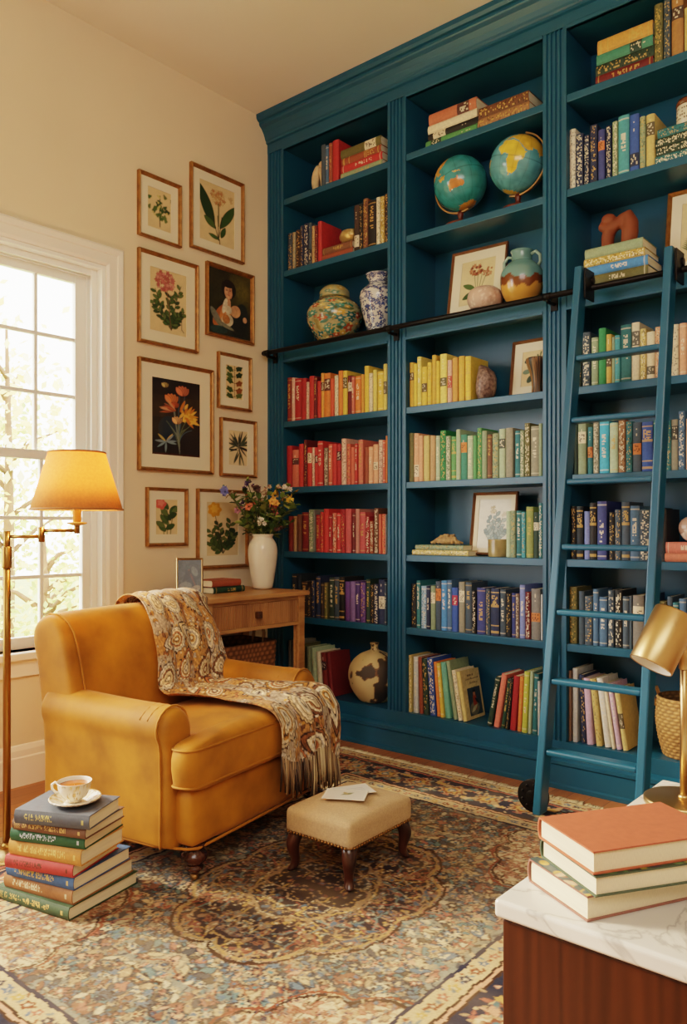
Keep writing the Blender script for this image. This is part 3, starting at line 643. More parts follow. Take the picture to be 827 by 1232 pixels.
# gold bowl
c = floral_field(90, .4, rgb(196, 164, 104), [rgb(230, 206, 150), rgb(150, 116, 64), rgb(216, 186, 120)], 200, 9, .01, .02)
tag(ceramic('bowl', c, [(.03, 0), (.05, .008), (.07, .035), (.072, .055), (.062, .075), (.058, .078), (.06, .07), (.064, .05), (.05, .015), (.001, .01)], 30, mat('gilded', None, .3, metal=.5), None, (-2.945, 3.56, BOWLZ)), 'small gold mosaic bowl on two lying brown books', 'bowl')
# globes
LANDS = [[(-165, 65), (-125, 70), (-95, 72), (-80, 60), (-60, 52), (-80, 32), (-82, 26), (-97, 26), (-95, 17), (-84, 10), (-105, 20), (-118, 33), (-125, 48), (-150, 60)], [(-80, 8), (-60, 8), (-36, -6), (-48, -26), (-66, -46), (-70, -53), (-75, -42), (-71, -18), (-81, -4)],
         [(-16, 14), (-8, 34), (10, 37), (32, 31), (43, 11), (51, 11), (40, -6), (38, -20), (26, -34), (18, -34), (12, -16), (9, 4), (-6, 5)], [(-9, 38), (-2, 48), (8, 56), (5, 61), (26, 71), (60, 70), (100, 76), (140, 73), (178, 67), (160, 60), (140, 54), (127, 40), (121, 30), (108, 20), (105, 10), (100, 14), (92, 22), (80, 9), (73, 20), (60, 25), (56, 18), (45, 13), (35, 30), (27, 37), (14, 40)],
         [(114, -22), (122, -18), (131, -12), (137, -16), (142, -11), (146, -19), (153, -27), (149, -38), (138, -35), (129, -32), (115, -34)], [(-50, 60), (-20, 70), (-25, 82), (-60, 80)], [(96, 5), (104, -5), (118, -8), (118, 5), (110, 2)], [(131, -1), (150, -8), (142, -8)], [(-180, -72), (180, -72), (180, -90), (-180, -90)]]
def globe_field(ocean, lands, seed):
    W, H = 220, 110; lon = np.linspace(-180, 180, W)[None].repeat(H, 0); lat = np.linspace(-90, 90, H)[:, None].repeat(W, 1)
    wob = (vnoise(H, W, 5, seed) - .5) * 10; lo, la = lon + wob, lat + (vnoise(H, W, 4, seed + 1) - .5) * 7
    c = Cv(W, .5, ocean); c.a = c.a[:H]; c.mottle(9, .12, seed)
    for k, poly in enumerate(LANDS):
        ins = np.zeros((H, W), bool)
        for (x0, y0), (x1, y1) in zip(poly, poly[1:] + poly[:1]):
            cond = ((y0 > la) != (y1 > la))
            ins ^= cond & (lo < (x1 - x0) * (la - y0) / ((y1 - y0) if y1 != y0 else 1e-9) + x0)
        c.a[ins] = lands[k % len(lands)]
    n = vnoise(H, W, 6, seed + 5)[..., None]; c.a *= .8 + .4 * n
    for k in range(0, W, 18): c.a[:, k] *= .82
    c.a[H // 2] *= .6; c.a[::14] *= .9
    return c
def globe(loc, r, tilt, spin, ocean, lands, seed, label, flip):
    t = thing('globe', label, 'globe', loc)
    H = .095 + r; cv = globe_field(ocean, lands, seed)
    lon = np.linspace(-PI, PI, cv.w)[None]; lat = np.linspace(-PI / 2, PI / 2, cv.h)[:, None]
    P = np.stack([r * np.cos(lat) * np.cos(lon), r * np.cos(lat) * np.sin(lon), r * np.sin(lat) + 0 * lon], -1)
    Rm = np.array((Matrix.Rotation(tilt, 3, 'Y') @ Matrix.Rotation(spin, 3, 'Z')))
    grid_obj('sphere', P @ Rm.T, cv.a, M_glaze, t, (0, 0, H))
    # half meridian in the picture plane of the shelf
    arc = MB(); a0, a1 = (tilt + PI / 2 * 0, 0)
    pts = []
    for k in range(25):
        a = k / 24 * PI; q = Vector((0, 0, 1)); q = Matrix.Rotation(tilt, 3, 'Y') @ (Matrix.Rotation(a * flip, 3, 'Y') @ q); pts.append(q * (r + .012) + Vector((0, 0, H)))
    rg = []
    for p in pts:
        u = (p - Vector((0, 0, H))).normalized(); y = Vector((0, 1, 0))
        rg.append([tuple(p + u * a + y * b_) for a, b_ in ((-.004, -.008), (.004, -.008), (.004, .008), (-.004, .008))])
    arc.loft(rg); arc.build('meridian_arc', mat('globe_brass', rgb(178, 142, 96), .4, metal=.6), t, bevel=.001)
    st = MB(); st.lathe([(.085, 0), (.088, .006), (.08, .018), (.03, .026), (.014, .034), (.012, .06), (.016, .07), (.014, .088)], 24); st.build('stand', mat('mahogany', rgb(98, 44, 30), .35, noise=(8, .25)), t)
    return t
globe((-2.215, 3.565, zB), .139, R(-19), R(-212), rgb(58, 142, 148), [rgb(206, 168, 76), rgb(190, 150, 70), rgb(214, 176, 80), rgb(206, 150, 70), rgb(204, 130, 72)], 3, 'teal desk globe showing an orange continent, nearer the fluted post and ginger jar', -1)
globe((-1.884, 3.565, zB), .139, R(17), R(-95), rgb(92, 158, 172), [rgb(214, 180, 76), rgb(206, 170, 70), rgb(222, 186, 70), rgb(216, 172, 66), rgb(206, 160, 80)], 8, 'pale blue desk globe with large yellow continents above the two-tone jug', 1)
# pink bowl, jug
c = floral_field(110, .5, rgb(206, 170, 150), [rgb(226, 196, 180), rgb(180, 130, 116)], 360, 12, .006, .014)
tag(ceramic('pot', c, [(.045, 0), (.07, .012), (.088, .05), (.08, .09), (.06, .108), (.05, .112), (.046, .106), (.06, .09)], 30, M_matte, None, (-2.05, 3.53, zC)), 'small round pink speckled pot in front of the leaning flower print', 'pot')
c = Cv(90, 1.0, rgb(108, 150, 148)); X = np.arange(c.w); wv = .27 + .015 * np.sin(X * .7) + .02 * np.sin(X * .23)
Y = np.linspace(0, 1, c.h)[:, None]
c.a[(Y < wv[None])] = rgb(196, 140, 66); c.a[(np.abs(Y - wv[None]) < .035)] = rgb(112, 62, 28); c.mottle(10, .16, 3)
jg = thing('jug', 'two-handled ceramic jug glazed sea green over amber', 'jug', (-1.86, 3.56, zC))
ceramic('body', c, [(.062, 0), (.07, .01), (.096, .06), (.106, .12), (.098, .165), (.068, .2), (.05, .215), (.05, .25), (.056, .262), (.05, .263), (.044, .25)], 36, M_glaze, jg)
for s in (-1, 1):
    m = MB(); m.tube([(s * .05, 0, .24), (s * .075, 0, .248), (s * .097, 0, .225), (s * .098, 0, .195), (s * .085, 0, .175)], .0085, 8, rgb(140, 168, 156)); m.build('handle', M_glaze, jg)
# crystal rock
m = MB(); rnd = random.Random(4)
m.loft([[(rx * math.cos(a) * (1 + .12 * math.sin(3 * a + z * 30)) + ox, .06 * sy * math.sin(a), z) for a in [2 * PI * j / 14 for j in range(14)]] for z, rx, sy, ox in ((0, .032, .8, 0), (.03, .042, 1, .002), (.07, .05, 1, .006), (.11, .048, 1, .01), (.145, .036, .9, .004), (.17, .018, .6, -.012), (.178, .006, .3, -.016))])
tag(m.build('crystal_rock', mat('amethyst_geode', rgb(92, 70, 66), .35, noise=(70, .5), col2=rgb(150, 124, 112), bump=(90, .9)), None, (-2.05, 3.535, SHZ['D'] + .0004)), 'rough purplish brown crystal rock beside the last yellow book', 'rock')
# flared dark vessel
c = Cv(90, 1.0, rgb(60, 42, 30)); rnd = random.Random(2)
for k in range(70):
    x = rnd.random(); c.line([(x, 0), (x + rnd.uniform(-.03, .03), .5), (x + rnd.uniform(-.06, .06), 1)], rnd.uniform(.003, .012), rnd.choice([rgb(176, 136, 80), rgb(34, 26, 22), rgb(126, 88, 52)]))
tag(ceramic('vase', c, [(.03, 0), (.028, .01), (.026, .04), (.034, .09), (.05, .14), (.056, .165), (.05, .172), (.046, .16), (.03, .1)], 26, mat('carved_wood', None, .45), None, (-1.762, 3.53, SHZ['D'] + .0004)), 'flared dark carved wooden vase before the framed leaf print', 'vase')
# dried coral on lying books
m = MB(); rnd = random.Random(6)
for k in range(15):
    a = -.095 + .19 * k / 14; hh = .04 * math.cos(a / .11 * 1.3); m.tube([(a * .95, rnd.uniform(-.03, .0), .008), (a * .6 + rnd.uniform(-.02, .02), rnd.uniform(-.02, .02), .014 + hh), (a * .2, rnd.uniform(-.02, .03), .02 + hh * .8)], [.007, .009, .005], 6)
m.ball((0, 0, .022), (.07, .035, .02)); m.tube([(-.1, 0, .012), (-.04, .01, .024), (.04, -.01, .026), (.1, 0, .01)], [.006, .012, .012, .005], 7)
tag(m.build('dried_coral', mat('coral', rgb(176, 142, 96), .8, noise=(60, .35), bump=(80, .6)), None, (-2.29, 3.55, zm)), 'branching dried coral piece on the lying cream book', 'coral')
# small mottled pot
c = Cv(80, .45, rgb(150, 132, 88)); c.mottle(5, .4, 4); c.mottle(14, .3, 5); c.rect(0, 1, .42, .45, rgb(90, 66, 36))
tag(ceramic('pot', c, [(.05, 0), (.054, .004), (.0555, .04), (.0555, .08), (.053, .085), (.05, .08), (.05, .03)], 28, M_glaze, None, (-1.972, 3.535, zF)), 'small straight-sided mottled olive pot before the leaning print', 'pot')
# cracked gourd vase on the bottom shelf
c = Cv(160, .9, rgb(206, 182, 132)); c.mottle(12, .14, 6); n = vnoise(c.h, c.w, 16, 9) * .6 + vnoise(c.h, c.w, 6, 10) * .4
c.a[n > .64] = rgb(70, 60, 52); c.a[(n > .6) & (n <= .64)] = rgb(120, 84, 54); c.a[n < .22] = rgb(132, 128, 88)
tag(ceramic('gourd_vase', c, [(.06, 0), (.09, .012), (.135, .08), (.15, .15), (.135, .215), (.09, .262), (.04, .285), (.022, .295), (.021, .315), (.026, .33), (.018, .332)], 44, M_matte, None, (-2.79, 3.575, SHZ['H'] + .0004)), 'round parchment gourd vase with dark cracks on the bottom shelf', 'vase')
# lidded jar, shell, clay sculpture
jr = thing('lidded_jar', 'white lettered jar with brown lid on the dark teal books', 'jar', (-1.07, 3.55, zt))
m = MB(); m.lathe([(.046, 0), (.05, .004), (.05, .085), (.046, .09)], 26, rgb(226, 216, 196)); m.build('body', M_glaze, jr)
m = MB(); m.lathe([(.052, .088), (.053, .1), (.046, .115), (.012, .122), (.012, .13), (.004, .134)], 26, rgb(110, 66, 42)); m.build('lid', M_glaze, jr)
m = MB(); rnd = random.Random(3)
for r_ in range(4):
    for k in range(13):
        if rnd.random() < .75:
            a = PI + .35 + k * .19; z = .025 + r_ * .014; m.box(-.003, .003, -.0505, -.0495, z, z + rnd.uniform(.004, .008), rgb(120, 100, 80), M=Matrix.Rotation(a + PI / 2, 4, 'Z'))
m.build('lettering', M_matte, jr)
m = MB()
for k in range(60):
    t_ = k / 59; a = t_ * 4 * PI; r_ = .052 * (1 - t_) ** .8 + .004
    if k % 1 == 0: m.ball((.01 * math.cos(a) * (1 - t_), -.02 * t_, .052 + .012 * math.sin(a) * (1 - t_)), (r_, r_ * .8, r_), 12, 8, mixc(rgb(226, 206, 190), rgb(180, 140, 120), (math.sin(a) + 1) / 2)) if k % 10 == 0 else None
tag(m.build('shell', M_glaze, None, (-1.06, 3.55, zp)), 'pale rounded sea shell on the salmon books', 'shell')
m = MB()
m.tube([(-.05, 0, -.02), (-.05, 0, .035), (-.035, 0, .075), (.0, 0, .09)], [.027, .03, .03, .028], 12)
m.tube([(.045, 0, -.02), (.052, 0, .04), (.055, 0, .08), (.04, 0, .115), (.02, 0, .105), (-.005, -.01, .075)], [.034, .038, .034, .03, .027, .024], 12)
m.tube([(-.085, -.01, .088), (-.055, -.01, .08), (-.03, -.01, .075), (.0, -.01, .07)], [.018, .02, .021, .02], 10)
m.ball((-.045, 0, .118), (.034, .03, .025), 14, 10); m.ball((-.012, -.005, .088), (.03, .026, .024), 12, 8)
so = m.build('clay_sculpture', mat('terracotta_clay', rgb(124, 64, 36), .7, noise=(14, .15), bump=(60, .2)), None, (-1.375, 3.55, zs + .0195), subsurf=0)
q = so.modifiers.new('Remesh', 'REMESH'); q.mode = 'VOXEL'; q.voxel_size = .007; q.use_smooth_shade = True
q = so.modifiers.new('Smooth', 'SMOOTH'); q.factor = .5; q.iterations = 3
tag(so, 'reddish clay sculpture of rounded embracing limbs on a book stack', 'sculpture')
# woven baskets
def weave_rings(rad, z0, z1, n, shape, amp=.004, seg=80):
    H = n * 4; zz = np.linspace(0, 1, H); th = np.linspace(0, 2 * PI, seg, endpoint=False)
    r = np.array([shape(t) for t in zz])[:, None]
    row = np.floor(zz * n)[:, None]; w = np.abs(np.sin(zz * n * PI))[:, None] * (.55 + .45 * np.sin(th * (seg / 4) + row * PI))
    rr = r + amp * w
    return rr, th, zz, w
M_weave = mat('seagrass', None, .75, noise=(40, .2))
def round_basket(loc, h, shape, label, seed):
    t = thing('basket', label, 'basket', loc)
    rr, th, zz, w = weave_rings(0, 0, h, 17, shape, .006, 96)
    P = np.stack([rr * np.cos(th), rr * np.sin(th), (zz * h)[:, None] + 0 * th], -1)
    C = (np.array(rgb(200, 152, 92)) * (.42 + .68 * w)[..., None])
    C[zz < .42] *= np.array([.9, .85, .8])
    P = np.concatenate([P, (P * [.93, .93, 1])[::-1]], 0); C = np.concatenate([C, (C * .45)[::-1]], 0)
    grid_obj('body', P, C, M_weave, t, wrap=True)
    m = MB(); rb = shape(0); m.lathe([(.001, .002), (rb, .002), (rb, .006), (.001, .006)], 24, rgb(150, 108, 60)); m.build('bottom', M_weave, t)
    for s in (-1, 1):
        m = MB(); rt = shape(1) + .004
        m.tube([(s * rt, -.03, h - .05), (s * (rt + .012), -.03, h - .01), (s * (rt + .014), -.02, h + .02), (s * (rt + .012), .015, h + .022), (s * rt, .03, h - .03)], .008, 8, rgb(196, 150, 92)); m.build('handle', M_weave, t)
    return t
round_basket((-1.085, 3.595, SHZ['H'] + .0004), .255, lambda t: .1 + .032 * math.sin(min(1, t * 1.15) * PI * .66) - .002 * t, 'round-bellied woven seagrass basket on the bottom shelf behind the brass lamp', 2)

# ================================================================== FRAMED PRINTS
M_gilt = mat('gilt_frame', rgb(150, 104, 54), .4, metal=.45, noise=(34, .35), bump=(60, .3))
M_walfr = mat('walnut_frame', rgb(112, 74, 44), .45, noise=(20, .3))
M_mat = mat('mat_board', rgb(234, 222, 196), .85)
M_print = mat('print_paper', None, .55, coat=.25)
def frame(name, loc, rot, W, H, cv, fw, mw, label, group=None, m=None, depth=.022, stand=False, prim=M_mat):
    """moulded frame standing on z=0, face -y, centred on x"""
    t = thing(name, label, 'framed picture', loc, rot, group)
    mb = MB(); pr = [(0, 0), (0, -depth), (fw * .35, -depth - .004), (fw * .7, -depth + .002), (fw, -.0086), (fw, 0)]
    rings = [[(-W / 2 + o, y, o), (W / 2 - o, y, o), (W / 2 - o, y, H - o), (-W / 2 + o, y, H - o)] for o, y in pr]
    vs = [p for r in rings for p in r]; fs = []
    for i in range(len(rings) - 1):
        for j in range(4): k = (j + 1) % 4; fs.append((i * 4 + j, i * 4 + k, (i + 1) * 4 + k, (i + 1) * 4 + j))
    mb.add(vs, fs); mb.box(-W / 2 + .002, W / 2 - .002, -.003, 0, .002, H - .002)
    mb.build('moulding', m or M_gilt, t)
    iw, ih = W - 2 * fw, H - 2 * fw
    if mw > 0:
        q = MB(); a, c_ = iw / 2 - mw, ih - 2 * mw
        y = -.0085
        for x0, x1, z0, z1 in ((-iw / 2, -a, fw, fw + ih), (a, iw / 2, fw, fw + ih), (-a, a, fw, fw + mw), (-a, a, fw + mw + c_, fw + ih)): q.box(x0, x1, y, y + .003, z0, z1)
        q.build('mat_board', prim, t)
    pw, ph = iw - 2 * mw, ih - 2 * mw
    X = np.linspace(-pw / 2 - .002, pw / 2 + .002, cv.w); Z = np.linspace(fw + mw - .002, fw + mw + ph + .002, cv.h)
    XX, ZZ = np.meshgrid(X, Z); grid_obj('print', np.stack([XX, XX * 0 - .0055, ZZ], -1), cv.a, M_print, t)
    if stand:
        s = MB(); s.box(-.03, .03, .0, .003, .01, H * .8, M=Matrix.Rotation(R(-24), 4, 'X') if False else None); s.build('easel_back', M_black, t)
    return t
PAPER = rgb(222, 196, 150)
LG = [rgb(54, 84, 42), rgb(70, 98, 48), rgb(40, 66, 36), rgb(92, 112, 60)]
DK = rgb(40, 44, 26)
def sprig(c, x0, y0, x1, y1, n, L, W, seed, cols=LG, bend=.05):
    rnd = random.Random(seed); pts = curve_pts((x0, y0), ((x0 + x1) / 2 + bend, (y0 + y1) / 2), (x1, y1), 12); c.line(pts, .007, DK)
    for k in range(n):
        i = 2 + int(k * 10 / n); p = pts[i]; a = math.atan2(y1 - y0, x1 - x0) + (1 if k % 2 else -1) * rnd.uniform(.5, 1.0)
        c.leaf(p[0], p[1], L * rnd.uniform(.8, 1.2), W, a, rnd.choice(cols), DK)
def blossom(c, x, y, r, n, cols, seed, pr=.028):
    rnd = random.Random(seed)
    for k in range(n):
        a, q = rnd.uniform(0, 6.3), r * math.sqrt(rnd.random()); col = rnd.choice(cols)
        c.ell(x + q * math.cos(a), y + q * math.sin(a), pr, pr, 0, mul(col, .7), 1, 5, .3, a); c.ell(x + q * math.cos(a), y + q * math.sin(a), pr * .75, pr * .75, 0, col, 1, 5, .3, a)
def paper(asp, w=64, seed=1, bg=PAPER):
    c = Cv(w, asp, bg); c.mottle(9, .05, seed); c.mottle(2, .03, seed + 1); return c
prints = []
# (y0, y1, z0, z1, frame width, mat width, painter, label)
def p1():
    c = paper(1.45, 56, 3); rnd = random.Random(2); c.line(curve_pts((.5, .3), (.48, .7), (.5, 1.05)), .012, DK)
    for k in range(26): c.ell(.5 + rnd.gauss(0, .16), .72 + rnd.gauss(0, .24), .06, .045, rnd.uniform(0, 3), rnd.choice(LG), 1, 3, .2)
    for k in range(12): c.ell(.5 + rnd.gauss(0, .13), .8 + rnd.gauss(0, .2), .025, .025, 0, rgb(206, 190, 120))
    return c
def p2():
    c = paper(1.55, 80, 5)
    c.leaf(.42, .42, .95, .12, 1.95, LG[2], DK); c.leaf(.55, .45, .72, .09, 1.02, LG[0], DK); c.leaf(.46, .42, .35, .07, 2.5, LG[1], DK); c.leaf(.58, .25, .28, .05, 1.2, LG[0], DK)
    for q in (.36, .5, .6): c.line([(q, .72), (.52, .18)], .009, DK)
    c.leaf(.54, .2, .26, .04, 2.9, LG[1], DK); c.line([(.54, .2), (.55, .1)], .01, DK)
    blossom(c, .5, 1.14, .16, 46, [rgb(206, 160, 104), rgb(190, 128, 84), rgb(222, 190, 140)], 3, .035); blossom(c, .82, 1.18, .05, 6, [rgb(206, 170, 120)], 4, .03); c.line([(.52, 1.0), (.52, .5)], .014, rgb(92, 96, 50)); return c
def p3():
    c = paper(1.5, 80, 7)
    for x1, y1, s in ((.2, .95, 1), (.16, .72, 2), (.78, 1.12, 3), (.86, .62, 4), (.55, .9, 5), (.7, .5, 6)): sprig(c, .56, .2, x1, y1, 14, .13, .028, s, bend=-.05)
    c.line(curve_pts((.56, .2), (.5, .6), (.45, 1.1)), .008, rgb(120, 84, 60)); blossom(c, .42, 1.14, .2, 60, [rgb(196, 112, 104), rgb(210, 140, 128), rgb(172, 90, 84)], 9, .036); c.line([(.8, .5), (.8, .25), (.85, .2)], .006, DK); return c
def p4():                                           # portrait in oils: dark-haired sitter in a cream ruff and ochre shawl
    c = Cv(110, 1.35, rgb(44, 44, 26)); Y = np.linspace(0, 1.35, c.h)[:, None]; X = np.linspace(0, 1, c.w)[None]
    g = np.exp(-((X - .8) ** 2 / .06 + (Y - 1.0) ** 2 / .12))[..., None]; c.a = c.a * (1 - .8 * g) + np.array(rgb(104, 96, 44)) * .8 * g
    c.ell(.5, .2, .46, .42, 0, rgb(34, 44, 40)); c.ell(.72, .34, .2, .42, -.25, rgb(28, 38, 38)); c.ell(.3, .42, .13, .3, -.6, rgb(170, 100, 52)); c.ell(.4, .46, .12, .24, -.3, rgb(196, 128, 72)); c.ell(.63, .55, .12, .13, -.5, rgb(198, 150, 112))
    c.ell(.47, .98, .17, .2, 0, rgb(24, 18, 16)); c.ell(.46, .68, .06, .12, 0, rgb(196, 146, 112)); c.ell(.465, .93, .098, .145, 0, rgb(208, 160, 124)); c.ell(.51, .92, .05, .13, 0, rgb(186, 132, 100), .7)
    c.ell(.46, 1.07, .13, .06, 0, rgb(24, 18, 16)); c.leaf(.34, .86, .28, .03, 1.6, rgb(26, 20, 18)); c.leaf(.58, .84, .28, .03, 1.6, rgb(26, 20, 18))
    for x in (.425, .505): c.ell(x, .955, .017, .009, 0, rgb(40, 26, 22)); c.line([(x - .024, .978), (x + .022, .98)], .004, rgb(60, 40, 30))
    c.line([(.466, .95), (.458, .9), (.472, .897)], .005, rgb(160, 108, 80)); c.ell(.465, .862, .03, .009, 0, rgb(156, 70, 60))
    c.ell(.38, .62, .05, .17, -.25, rgb(222, 210, 184)); c.ell(.46, .55, .08, .09, .2, rgb(206, 192, 164)); c.ell(.44, .33, .14, .13, .4, rgb(208, 196, 168)); c.ell(.41, .35, .09, .1, .3, rgb(176, 118, 66)); c.ell(.18, .35, .07, .22, .6, rgb(120, 122, 110)); c.ell(.35, .22, .25, .04, -.3, rgb(130, 130, 110)); c.ell(.86, .42, .05, .06, 0, rgb(196, 150, 116)); c.ell(.24, .1, .2, .08, 0, rgb(40, 66, 66))
    c.mottle(4, .2, 3); c.mottle(14, .15, 5); return c
def p5():
    c = Cv(100, 1.55, rgb(30, 26, 28)); Y = np.linspace(0, 1.55, c.h); c.a[(Y > .75) & (Y < 1.15)] = rgb(48, 36, 28); c.a[Y < .12] = rgb(62, 32, 24); c.mottle(12, .3, 4)
    rnd = random.Random(5); c.ell(.36, .55, .2, .24, 0, rgb(28, 44, 60))
    for k in range(16):
        x = rnd.uniform(.3, .85); c.line(curve_pts((.55, .1 + rnd.random() * .2), (.5, .5), (x, rnd.uniform(.5, 1.2))), .006, rnd.choice([rgb(70, 96, 116), rgb(96, 108, 84), rgb(120, 130, 120)]))
    for x, y, r, col in ((.6, 1.27, .1, (206, 116, 84)), (.4, 1.1, .1, (214, 124, 72)), (.46, 1.0, .06, (190, 90, 54)), (.5, .72, .075, (222, 170, 120)), (.28, 1.34, .05, (196, 176, 110))):
        for k in range(5): c.leaf(x, y - r * .8, r * 1.9, r * .5, 1.57 + (k - 2) * .34, mul(rgb(*col), .7 + .12 * k), rgb(90, 46, 30))
    for k in range(34): c.leaf(.66 + rnd.gauss(0, .05), .78 + rnd.gauss(0, .05), rnd.uniform(.1, .26), .026, rnd.uniform(-.9, 2.4), rnd.choice([rgb(214, 146, 50), rgb(196, 116, 40), rgb(232, 182, 80)]))
    for k in range(14): c.leaf(.48, .9, rnd.uniform(.15, .32), .02, rnd.uniform(2.3, 3.5), rnd.choice([rgb(176, 92, 54), rgb(206, 150, 110), rgb(130, 60, 40)]))
    for k in range(10): c.leaf(.3, .32, .2, .02, rnd.uniform(0, 6.3), rnd.choice([rgb(196, 170, 96), rgb(120, 140, 150)]))
    return c
def p6():
    c = paper(1.5, 60, 9); rnd = random.Random(4); c.line([(.5, .2), (.5, 1.35)], .012, rgb(120, 80, 40))
    for k in range(5):
        for s in (-1, 1): c.ell(.5 + s * .22, .25 + k * .25 + rnd.uniform(-.05, .05), .16, .1, s * .4, rnd.choice(LG + [rgb(140, 84, 40)]), 1, 5, .15); c.line([(.5, .2 + k * .25), (.5 + s * .25, .27 + k * .25)], .008, DK)
    return c
def p7():
    c = paper(1.5, 60, 11, rgb(226, 206, 164)); rnd = random.Random(7)
    for k in range(30): c.leaf(.52 + rnd.gauss(0, .03), .8 + rnd.gauss(0, .06), rnd.uniform(.3, .6), .028, rnd.uniform(0, 6.3), rnd.choice([rgb(44, 58, 50), rgb(66, 84, 66), rgb(34, 44, 38)]))
    c.line([(.55, .8), (.6, .25)], .01, DK); return c
def p8():
    c = paper(1.55, 56, 13)
    for x in (.4, .5, .6): c.line([(x, .25), (.3 + (x - .4) * 2, 1.1)], .012, LG[0])
    rnd = random.Random(8)
    for k in range(11): c.leaf(.5 + rnd.uniform(-.1, .14), .35 + k * .07, .34, .08, rnd.choice([.5, 2.6, .9, 2.3]), rnd.choice(LG), DK)
    c.ell(.3, 1.22, .16, .17, 0, rgb(206, 92, 84), 1, 5, .1); c.ell(.3, 1.25, .1, .1, 0, rgb(222, 130, 116), 1, 5, .2); return c
def p9():
    c = paper(1.6, 80, 15, rgb(220, 198, 156))
    for x1, y1, s in ((.15, .75, 1), (.35, .95, 2), (.7, 1.0, 3), (.8, .7, 4), (.12, .45, 5)): sprig(c, .5, .15, x1, y1, 12, .16, .04, s, bend=.06)
    c.ell(.28, 1.27, .17, .18, 0, rgb(206, 146, 44), 1, 7, .1); c.ell(.28, 1.29, .1, .1, 0, rgb(222, 170, 70), 1, 6, .2); c.line([(.3, 1.1), (.5, .15)], .008, DK); return c
def crop(fn, k, cy=.5):
    c = fn(); h, w = c.a.shape[:2]; i0 = int(w * (1 - k) / 2); j0 = int(h * (1 - k) * cy)
    c.a = c.a[j0:j0 + int(h * k), i0:i0 + int(w * k)]; c.h, c.w = c.a.shape[:2]; return c
ZOOM = {p1: (.68, .5), p2: (.86, .4), p3: (.84, .5), p4: (1, 0), p5: (.9, .5), p6: (.84, .5), p7: (.72, .6), p8: (.72, .6), p9: (.86, .4)}
WALLP = [(2.503, 2.784, 2.738, 3.079, .018, .055, p1, 'small framed print of a leafy green sprig, topmost beside the window'),
         (2.85, 3.251, 2.765, 3.241, .019, .06, p2, 'tall framed print of large green leaves and tan blossom, highest on the wall'),
         (2.503, 2.903, 2.176, 2.67, .019, .07, p3, 'framed print of a pink flower head on branching green stems'),
         (2.964, 3.332, 2.297, 2.715, .022, 0, p4, 'framed oil portrait of a dark-haired woman in an ochre shawl'),
         (2.503, 3.013, 1.5, 2.096, .02, .085, p5, 'large framed still life of orange tulips on a black ground'),
         (3.05, 3.312, 1.892, 2.215, .018, .055, p6, 'small framed print of paired round leaves, just below the portrait'),
         (3.069, 3.353, 1.497, 1.837, .018, .06, p7, 'small framed print of a spiky dark green plant near the bookcase'),
         (2.555, 2.828, 1.096, 1.412, .018, .055, p8, 'small framed print of a pink rose, lowest on the window side'),
         (2.897, 3.285, .961, 1.417, .019, .065, p9, 'framed print of a yellow rose partly behind the flower vase')]
for y0, y1, z0, z1, fw, mw, fn, lab in WALLP:
    frame('picture_frame', (XW + .001, (y0 + y1) / 2, z0), (0, 0, R(90)), y1 - y0, z1 - z0, crop(fn, *ZOOM[fn]), fw, mw * .84, lab, 'framed pictures on the cream wall')
def q1():
    c = paper(1.35, 80, 17, rgb(222, 202, 156))
    blossom(c, .45, 1.05, .17, 34, [rgb(120, 50, 34), rgb(160, 84, 54), rgb(196, 128, 90)], 2, .04); blossom(c, .78, .95, .14, 24, [rgb(196, 140, 104), rgb(170, 100, 70)], 3, .03)
    for x in (.4, .5, .62, .75): c.line([(x, .9), (.52, .15)], .008, rgb(96, 104, 66))
    c.leaf(.45, .48, .4, .07, 2.7, LG[1], DK); c.leaf(.47, .4, .42, .08, 3.6, LG[0], DK); return c
def q2():
    c = paper(1.3, 80, 19, rgb(222, 196, 150))
    for x, y, r, a in ((.25, .95, .16, .3), (.35, .8, .15, .2), (.55, .75, .13, .9), (.2, .55, .15, .1), (.35, .28, .17, .9), (.75, .45, .2, .3), (.8, .75, .14, 2)): c.ell(x, y, r, r * .6, a, rnd2.choice([rgb(74, 96, 74), rgb(110, 132, 110), rgb(54, 74, 58)]))
    c.line(curve_pts((.3, .2), (.5, .7), (.9, 1.1)), .01, DK); blossom(c, .7, 1.1, .14, 12, [rgb(90, 96, 60)], 3, .03); return c
rnd2 = random.Random(5)
def q3():
    c = paper(1.45, 80, 21, rgb(228, 220, 200))
    for x1, y1, s in ((.3, .95, 1), (.75, .9, 2), (.55, 1.1, 3), (.25, .6, 4), (.85, .6, 5)): sprig(c, .5, .15, x1, y1, 9, .16, .05, s, [rgb(130, 146, 136), rgb(160, 170, 158), rgb(110, 128, 124)], .04)
    blossom(c, .45, 1.15, .1, 12, [rgb(206, 190, 150), rgb(186, 166, 120)], 6, .04); blossom(c, .8, 1.0, .06, 7, [rgb(206, 190, 160)], 7, .035); return c
def q4():
    c = paper(1.3, 90, 23, rgb(222, 200, 154)); c.line([(.4, .1), (.56, 1.15)], .009, LG[0])
    for k in range(26):
        p = (.4 + .16 * k / 26, .12 + 1.03 * k / 26); L = .42 * (1 - k / 27) + .03
        for s in (-1, 1): c.leaf(p[0], p[1], L, .02, PI / 2 - .15 + s * 1.15, LG[k % 4])
    return c
frame('picture_frame', (-2.15, 3.60, zC + .003), (R(-10), 0, R(2)), .325, .372, q1(), .014, .05, 'print of dark red blossom leaning on the shelf behind the pink pot', 'prints standing in the bookcase', M_walfr, .016)
frame('picture_frame', (-1.835, 3.63, SHZ['D'] + .003), (R(-8), 0, R(-2)), .262, .30, q2(), .015, .045, 'print of blue green leaves leaning behind the flared vase', 'prints standing in the bookcase', M_walfr, .016)
